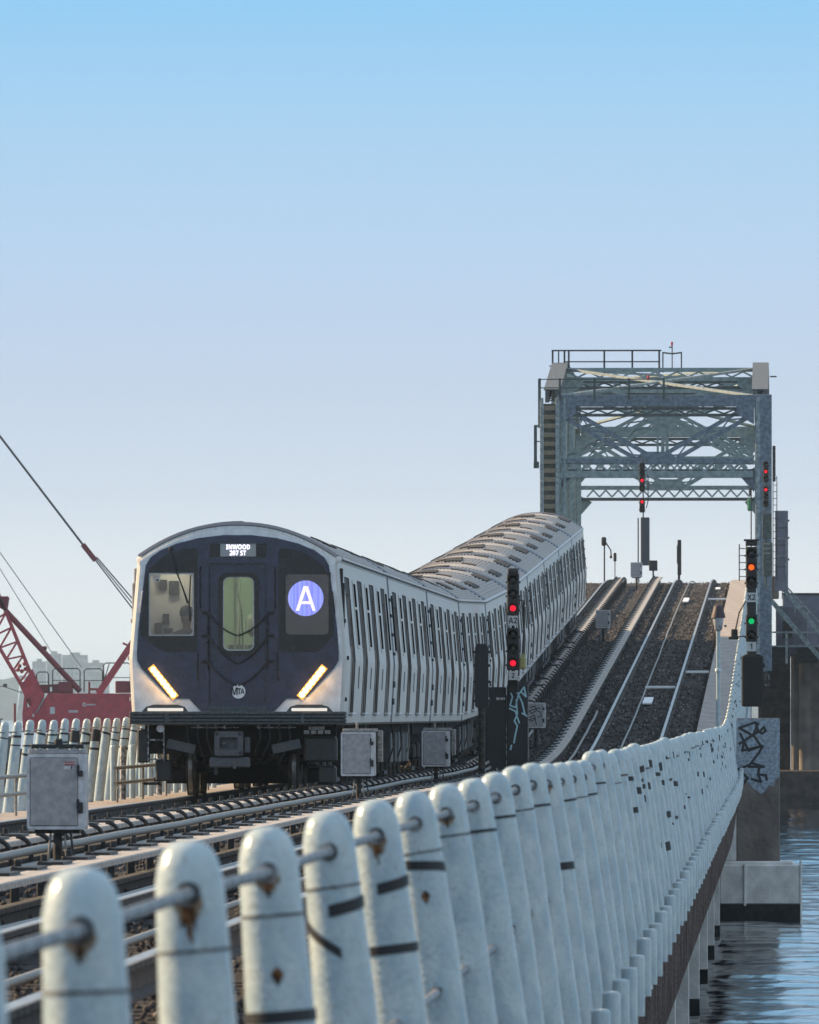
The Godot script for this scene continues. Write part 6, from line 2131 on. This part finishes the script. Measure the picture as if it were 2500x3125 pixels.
func make_bridge_pier() -> void:
	var o := thing("bridge_pier", "massive brown concrete pier standing in the water right of the tracks", "pier", F(505.0, 0.0, -rail_y(505.0)))
	var b := MB.new()
	b.cbox(Vector3(5.27, 3.55, -4.5), Vector3(1.55, 7.6, 9), 0.05)
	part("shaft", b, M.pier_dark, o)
	b = MB.new()
	b.cbox(Vector3(10.1, 4.05, -3), Vector3(8.06, 6.6, 9.6), 0.12)
	part("shaft", b, M.pier_brown, o)
	b = MB.new()
	b.lathe([Vector2(0.30, 1.6), Vector2(0.30, 7.0)], 20, Transform3D(Basis.IDENTITY, Vector3(6.75, 0, 1.85)))
	part("round_column", b, M.pier_brown, o)
	b = MB.new()
	b.cbox(Vector3(10.6, 0.70, 1.0), Vector3(12.4, 1.9, 14), 0.05)
	part("footing", b, M.pier_dark, o)
	b = MB.new()
	b.cbox(Vector3(9.6, 7.25, 1.6), Vector3(10.2, 0.30, 1.4), 0.03)
	part("cornice", b, M.pier_brown, o)
	# platform, stair and hand rails on the pier
	o = thing("access_stair", "pale steel stair and railed platform on the brown bridge pier", "stairs", F(490.0, -1.45, -0.95))
	b = MB.new()
	b.cbox(Vector3(6.55, 1.25, -0.4), Vector3(0.80, 1.05, 2.0), 0.03)
	part("landing", b, M.pier_brown, o)
	for q in [0.0, 0.55]:
		b = MB.new()
		b.bar(Vector3(6.4 + q, 0.85 + q * 1.1, 0.8 - q * 2), Vector3(9.0 + q, -2.2 + q * 0.9, 0.8 - q * 2), 0.22, 0.06, Vector3.UP)
		part("stringer", b, M.teal_light, o)
	for k in 12:
		b = MB.new()
		b.box(Vector3(6.55 + k * 0.21, 0.70 - k * 0.245, 0.1), Vector3(0.24, 0.04, 1.2))
		part("tread", b, M.teal_dark, o)
	b = MB.new()
	for x in [5.5, 7.3, 9.2, 10.6]: b.box(Vector3(x, -1.55, 1.2), Vector3(0.11, 1.5, 0.11))
	for h in [-0.85, -1.5]: b.box(Vector3(8.1, h, 1.2), Vector3(5.4, 0.07, 0.08))
	part("hand_rail", b, M.teal_light, o)
	b = MB.new()
	b.bar(Vector3(7.0, 1.6, 1.0), Vector3(9.4, -1.0, 1.0), 0.07, 0.06, Vector3.UP)
	for k in 4: b.box(Vector3(7.1 + k * 0.6, 1.1 - k * 0.65, 1.0), Vector3(0.05, 0.8, 0.05))
	part("stair_rail", b, M.teal_light, o)
	b = MB.new()
	for k in 3: b.cbox(Vector3(6.9 + k * 1.4, -1.9, -1.2), Vector3(1.0, 0.9 - 0.15 * k, 1.0), 0.04)
	part("platform_box", b, M.dark_iron, o)
	b = MB.new()
	b.cbox(Vector3(7.55, -0.75, -1.6), Vector3(1.5, 2.3, 1.2), 0.04)
	part("machinery_shed", b, M.house_blue, o)
	b = MB.new()
	b.box(Vector3(7.35, -0.7, -0.985), Vector3(0.45, 0.8, 0.03))
	part("shed_door", b, M.dark_iron, o)
	# tall narrow slab and control house
	o = thing("steel_tower", "tall narrow blue-grey steel tower right of the bridge post", "tower", F(486.0, 5.62, 0.60))
	b = MB.new()
	b.cbox(Vector3(0, 1.35, 0), Vector3(0.60, 3.70, 0.9), 0.02)
	part("casing", b, M.house_blue, o)
	for h in [2.4, 1.6, 0.6]:
		b = MB.new()
		b.box(Vector3(0, h, 0.455), Vector3(0.59, 0.03, 0.02))
		b.cbox(Vector3(0.33, h + 0.35, 0), Vector3(0.07, 0.09, 0.1), 0.01)
		part("panel_joint", b, M.rail_brown, o)
	b = MB.new()
	b.tube([Vector3(-0.30, 1.9, 0.6), Vector3(0.20, 1.9, 0.6), Vector3(0.20, 0.2, 0.6)], 0.03, 6)
	b.tube([Vector3(-0.30, 1.1, 0.6), Vector3(0.24, 1.1, 0.6)], 0.02, 6)
	part("pipe_frame", b, M.teal_light, o)
	o = thing("control_house", "low blue-grey control house at the right picture edge above the pier", "building", F(500.0, 6.62, -0.43))
	b = MB.new()
	b.cbox(Vector3(0, -0.85, -1.5), Vector3(1.9, 2.7, 3.0), 0.03)
	part("wall", b, M.house_blue, o)
	b = MB.new()
	b.cbox(Vector3(0, 0.545, -1.5), Vector3(1.98, 0.09, 3.1), 0.02)
	part("roof", b, M.rail_brown, o)
	b = MB.new()
	b.box(Vector3(-0.35, -0.75, 0.01), Vector3(0.5, 0.7, 0.05))
	part("window", b, M.side_glass, o)
	b = MB.new()
	b.cbox(Vector3(2.4, -1.0, -1.0), Vector3(2.7, 2.6, 2.0), 0.03)
	part("annexe", b, M.house_blue, o)

# ---------------------------------------------------------------- crane on the water
func make_crane() -> void:
	# metres, origin at the picture-left foot of the crane, x along the machine
	var at := Vector3(-1250.0 * 0.021875, 2.80, -700.0)
	var bo := thing("crane_barge", "low dark work barge under the red crane", "barge", Transform3D(Basis.IDENTITY, at))
	var b := MB.new()
	b.cbox(Vector3(9.0, -1.9, -3.0), Vector3(30.0, 1.9, 12.0), 0.1)
	part("hull", b, M.barge_rust, bo)
	b = MB.new()
	b.cbox(Vector3(9.0, -0.85, 2.85), Vector3(30.0, 0.2, 0.25), 0.03)
	part("rubbing_strake", b, M.rail_brown, bo)
	var o := thing("crawler_crane", "red lattice-boom crane with a long house, half hidden by the train", "crane", Transform3D(Basis.IDENTITY, at))
	b = MB.new()
	for z in [-2.2, 0.6]: b.cbox(Vector3(7.5, -0.35, z), Vector3(9.0, 1.2, 1.0), 0.2)
	part("crawler_track", b, M.rail_brown, o)
	b = MB.new()
	b.plate(PackedVector2Array([Vector2(1.6, 0.30), Vector2(13.5, 0.30), Vector2(13.5, 2.92), Vector2(3.20, 2.92), Vector2(2.45, 1.55), Vector2(1.62, 1.45)]), [], -2.6, 0.0)
	part("house", b, M.crane_red, o)
	b = MB.new()
	b.plate(PackedVector2Array([Vector2(1.55, 0.32), Vector2(2.38, 0.32), Vector2(2.38, 1.5), Vector2(2.9, 2.75), Vector2(1.66, 2.95), Vector2(1.52, 1.6)]), [Rect2(1.80, 2.02, 0.28, 0.55)], -1.4, 0.25)
	part("cab", b, M.crane_red, o)
	b = MB.new()
	b.plate(PackedVector2Array([Vector2(2.65, 2.925), Vector2(4.85, 2.925), Vector2(4.85, 3.58), Vector2(2.65, 3.50)]), [Rect2(3.30, 3.05, 0.18, 0.30), Rect2(3.86, 3.12, 0.34, 0.16)], -1.6, -0.6)
	b.cbox(Vector3(4.35, 3.35, -1.0), Vector3(0.9, 0.7, 1.2), 0.05)
	b.cbox(Vector3(8.2, 3.35, -1.2), Vector3(1.0, 0.8, 1.6), 0.05)
	b.cbox(Vector3(5.95, 3.15, -0.9), Vector3(0.14, 1.1, 0.14), 0.02)
	b.cbox(Vector3(6.2, 3.2, -0.9), Vector3(0.6, 0.16, 0.2), 0.02)
	part("deck_machinery", b, M.crane_dark, o)
	# white marks on the side, unreadable at this distance
	b = MB.new()
	b.box(Vector3(3.52, 1.78, 0.012), Vector3(0.33, 0.46, 0.02))
	b.ring(round_rect(5.52, 2.05, 5.76, 2.30, 0.1), round_rect(5.58, 2.11, 5.70, 2.24, 0.05), 0.002, 0.02)
	for k in 6: b.box(Vector3(5.84 + k * 0.10, 2.17, 0.012), Vector3(0.07, 0.10, 0.02))
	for k in 5: b.box(Vector3(4.65 + k * 0.13, 1.72, 0.012), Vector3(0.10, 0.17, 0.02))
	b.box(Vector3(2.25, 1.45, 0.27), Vector3(0.12, 0.18, 0.03))
	part("marking", b, M.plate_white, o)
	b = MB.new()
	b.bar(Vector3(2.42, 1.60, 0.10), Vector3(2.98, 2.62, 0.10), 0.10, 0.08, Vector3.RIGHT)
	part("cab_edge", b, M.cabinet, o)
	# lattice boom going up to the left
	b = MB.new()
	for z in [-1.5, -0.3]:
		b.bar(Vector3(1.75, 2.9, z), Vector3(-0.6, 6.9, z), 0.20, 0.20, Vector3.RIGHT)
		b.bar(Vector3(2.70, 2.6, z), Vector3(0.32, 8.5, z), 0.20, 0.20, Vector3.RIGHT)
		b.bar(Vector3(-0.6, 6.9, z), Vector3(-3.2, 11.3, z), 0.20, 0.20, Vector3.RIGHT)
		b.bar(Vector3(0.32, 8.5, z), Vector3(-1.6, 13.0, z), 0.20, 0.20, Vector3.RIGHT)
		b.bar(Vector3(-3.2, 11.3, z), Vector3(-10.7, 29.5, z), 0.20, 0.20, Vector3.RIGHT)
		b.bar(Vector3(-1.6, 13.0, z), Vector3(-9.1, 31.1, z), 0.20, 0.20, Vector3.RIGHT)
		b.bar(Vector3(-10.7, 29.5, z), Vector3(-9.9, 32.9, -0.9), 0.20, 0.20, Vector3.RIGHT)
		b.bar(Vector3(-9.1, 31.1, z), Vector3(-9.8, 32.9, -0.9), 0.20, 0.20, Vector3.RIGHT)
	part("boom_chord", b, M.crane_red, o)
	b = MB.new()
	for k in 11:
		var t := k / 11.0
		var lo := Vector3(1.75, 2.9, 0).lerp(Vector3(-3.2, 11.3, 0), t)
		var hi := Vector3(2.70, 2.6, 0).lerp(Vector3(-1.6, 13.0, 0), t)
		var hi2 := Vector3(2.70, 2.6, 0).lerp(Vector3(-1.6, 13.0, 0), t + 1.0 / 11.0)
		for z in [-1.5, -0.3]:
			var zz := Vector3(0, 0, z)
			if k > 0: b.bar(lo + zz, hi + zz, 0.10, 0.10, Vector3.UP)
			b.bar(lo + zz, hi2 + zz, 0.09, 0.09, Vector3.UP)
	for k in 20:
		var t := k / 20.0
		var lo := Vector3(-3.2, 11.3, 0).lerp(Vector3(-10.7, 29.5, 0), t)
		var hi := Vector3(-1.6, 13.0, 0).lerp(Vector3(-9.1, 31.1, 0), t)
		var hi2 := Vector3(-1.6, 13.0, 0).lerp(Vector3(-9.1, 31.1, 0), t + 0.05)
		for z in [-1.5, -0.3]:
			var zz := Vector3(0, 0, z)
			b.bar(lo + zz, hi + zz, 0.10, 0.10, Vector3.UP)
			b.bar(lo + zz, hi2 + zz, 0.09, 0.09, Vector3.UP)
	part("boom_lacing", b, M.crane_red, o)
	b = MB.new()
	b.lathe([Vector2(0.0, 0.0), Vector2(0.55, 0.0), Vector2(0.55, 0.3), Vector2(0.0, 0.3)], 18, Transform3D(Basis(Vector3.RIGHT, Vector3(0, 0, 1), Vector3.DOWN), Vector3(-9.9, 32.7, -1.05)))
	part("boom_sheave", b, M.crane_dark, o)
	b = MB.new()
	b.plate(PackedVector2Array([Vector2(1.35, 3.35), Vector2(2.15, 4.55), Vector2(2.95, 2.8), Vector2(2.6, 1.6), Vector2(2.2, 1.6)]), [], -1.55, -0.1)
	part("boom_foot", b, M.crane_red, o)
	b = MB.new()
	b.lathe([Vector2(0.24, 0.0), Vector2(0.24, 0.05), Vector2(0, 0.06)], 16, Transform3D(Basis(Vector3.RIGHT, Vector3(0, 0, 1), Vector3.DOWN), Vector3(1.92, 3.60, -0.1)))
	part("boom_pin", b, M.red_light_paint, o)
	b = MB.new()
	for q in [[1.3, 4.75], [1.62, 4.9], [1.45, 4.4], [1.2, 4.5], [1.7, 4.55]]: b.cbox(Vector3(q[0], q[1], -0.6), Vector3(0.26, 0.30, 0.3), 0.1)
	part("boom_hoist_gear", b, M.crane_dark, o)
	# tubular back stop and gantry leg
	b = MB.new()
	b.tube([Vector3(0.35, 8.45, -0.7), Vector3(5.35, 3.05, -0.7)], 0.20, 10)
	b.cbox(Vector3(2.98, 5.95, -0.7), Vector3(0.28, 0.26, 0.4), 0.05)
	part("back_stop", b, M.crane_dark, o)
	b = MB.new()
	b.plate(PackedVector2Array([Vector2(-0.2, 8.7), Vector2(0.45, 8.4), Vector2(0.60, 9.3), Vector2(0.15, 9.4), Vector2(-0.3, 9.15)]), [], -1.4, -0.2)
	b.cbox(Vector3(0.2, 9.35, -0.8), Vector3(0.7, 0.12, 0.9), 0.03)
	part("mast_head", b, M.crane_dark, o)
	b = MB.new()
	for z in [-1.8, -0.4]: b.bar(Vector3(6.55, 2.9, z), Vector3(9.6, 7.4, z), 0.42, 0.30, Vector3.RIGHT)
	b.bar(Vector3(8.2, 6.28, -0.4), Vector3(8.75, 6.02, -0.4), 0.14, 0.2, Vector3.UP)
	part("gantry_leg", b, M.crane_red, o)
	# rails on the roof of the house
	b = MB.new()
	for q in [[2.45, 3.25, 4.35], [3.52, 5.35, 4.58], [5.62, 6.85, 4.56], [6.92, 8.7, 4.95]]:
		b.tube([Vector3(q[0], 3.0, -0.3), Vector3(q[0], q[2] - 0.15, -0.3), Vector3(q[0] + 0.15, q[2], -0.3), Vector3(q[1] - 0.15, q[2], -0.3), Vector3(q[1], q[2] - 0.15, -0.3), Vector3(q[1], 3.0, -0.3)], 0.045, 6)
		b.tube([Vector3(q[0], (3.0 + q[2]) * 0.5, -0.3), Vector3(q[1], (3.0 + q[2]) * 0.5, -0.3)], 0.03, 6)
	b.tube([Vector3(6.92, 3.7, -0.3), Vector3(7.3, 4.9, -0.3)], 0.04, 6)
	part("roof_railing", b, M.rail_brown, o)
	# standing lines
	b = MB.new()
	b.tube([Vector3(-9.8, 32.86, -1.0), Vector3(5.62, 12.72, -1.0)], 0.075, 8)
	part("pendant_cable", b, M.cable_grey, o)
	b = MB.new()
	b.bar(Vector3(5.50, 12.88, -1.0), Vector3(6.35, 11.80, -1.0), 0.34, 0.34, Vector3.RIGHT)
	part("cable_socket", b, M.crane_dark, o)
	for k in 3:
		b = MB.new()
		b.tube([Vector3(6.25 + k * 0.08, 11.95 + k * 0.05, -1.0 - k * 0.2), Vector3(11.9 + k * 0.25, 4.6 + k * 0.25, -1.0 - k * 0.2)], 0.05, 6)
		part("pendant_rope", b, M.cable_grey if k != 1 else M.cable_pale, o)
	b = MB.new()
	b.tube([Vector3(-3.12, 16.7, -0.6), Vector3(5.45, 4.65, -0.6)], 0.035, 6)
	part("hoist_rope", b, M.cable_pale, o)
	b = MB.new()
	b.tube([Vector3(-2.59, 15.4, -0.9), Vector3(3.4, 5.7, -0.9)], 0.03, 6)
	part("hoist_rope", b, M.cable_pale, o)
	b = MB.new()
	b.tube([Vector3(-1.2, 3.15, 0.0), Vector3(0.2, 3.40, 0.0), Vector3(1.5, 2.95, 0.0)], 0.03, 6)
	b.cbox(Vector3(0.35, 3.45, 0.0), Vector3(0.3, 0.24, 0.2), 0.05)
	part("work_light", b, M.cable_grey, o)
	# small things on the water to the left
	b = MB.new()
	b.tube([Vector3(0, -1.2, 0), Vector3(0, 2.25, 0)], 0.08, 8)
	b.cbox(Vector3(0, 1.7, 0), Vector3(0.12, 0.5, 0.12), 0.03)
	single("marker_pole", b, M.crane_dark, "thin dark red marker pole on the water left of the crane", "pole", Transform3D(Basis.IDENTITY, at + Vector3(1.08, 0.0, 2.0)))
	b = MB.new()
	b.tube([Vector3(-0.75, 1.3, 0), Vector3(-0.75, 0.1, 0), Vector3(0.15, 0.1, 0), Vector3(0.2, 0.6, 0)], 0.03, 6)
	b.tube([Vector3(-0.9, 1.1, 0), Vector3(-0.6, 1.3, 0)], 0.05, 6)
	b.tube([Vector3(-0.75, 0.7, 0), Vector3(0.1, 0.2, 0)], 0.02, 6)
	b.cbox(Vector3(-0.3, -0.8, 0), Vector3(1.2, 1.8, 0.8), 0.05)
	single("work_float", b, M.cable_grey, "small grey work float with a thin frame at the left edge", "float", Transform3D(Basis.IDENTITY, at + Vector3(0.95, -0.05, 4.0)))

func _ready() -> void:
	make_camera()
	make_sky()
	make_materials()
	make_water()
	make_land()
	make_viaduct()
	make_trackbed()
	make_rails()
	make_power()
	make_bridge()
	make_bridge_pier()
	make_side_pier()
	make_train()
	make_driver()
	make_right_fence()
	make_left_fence()
	make_cabinets()
	make_signals()
	make_lamp_post()
	make_crane()
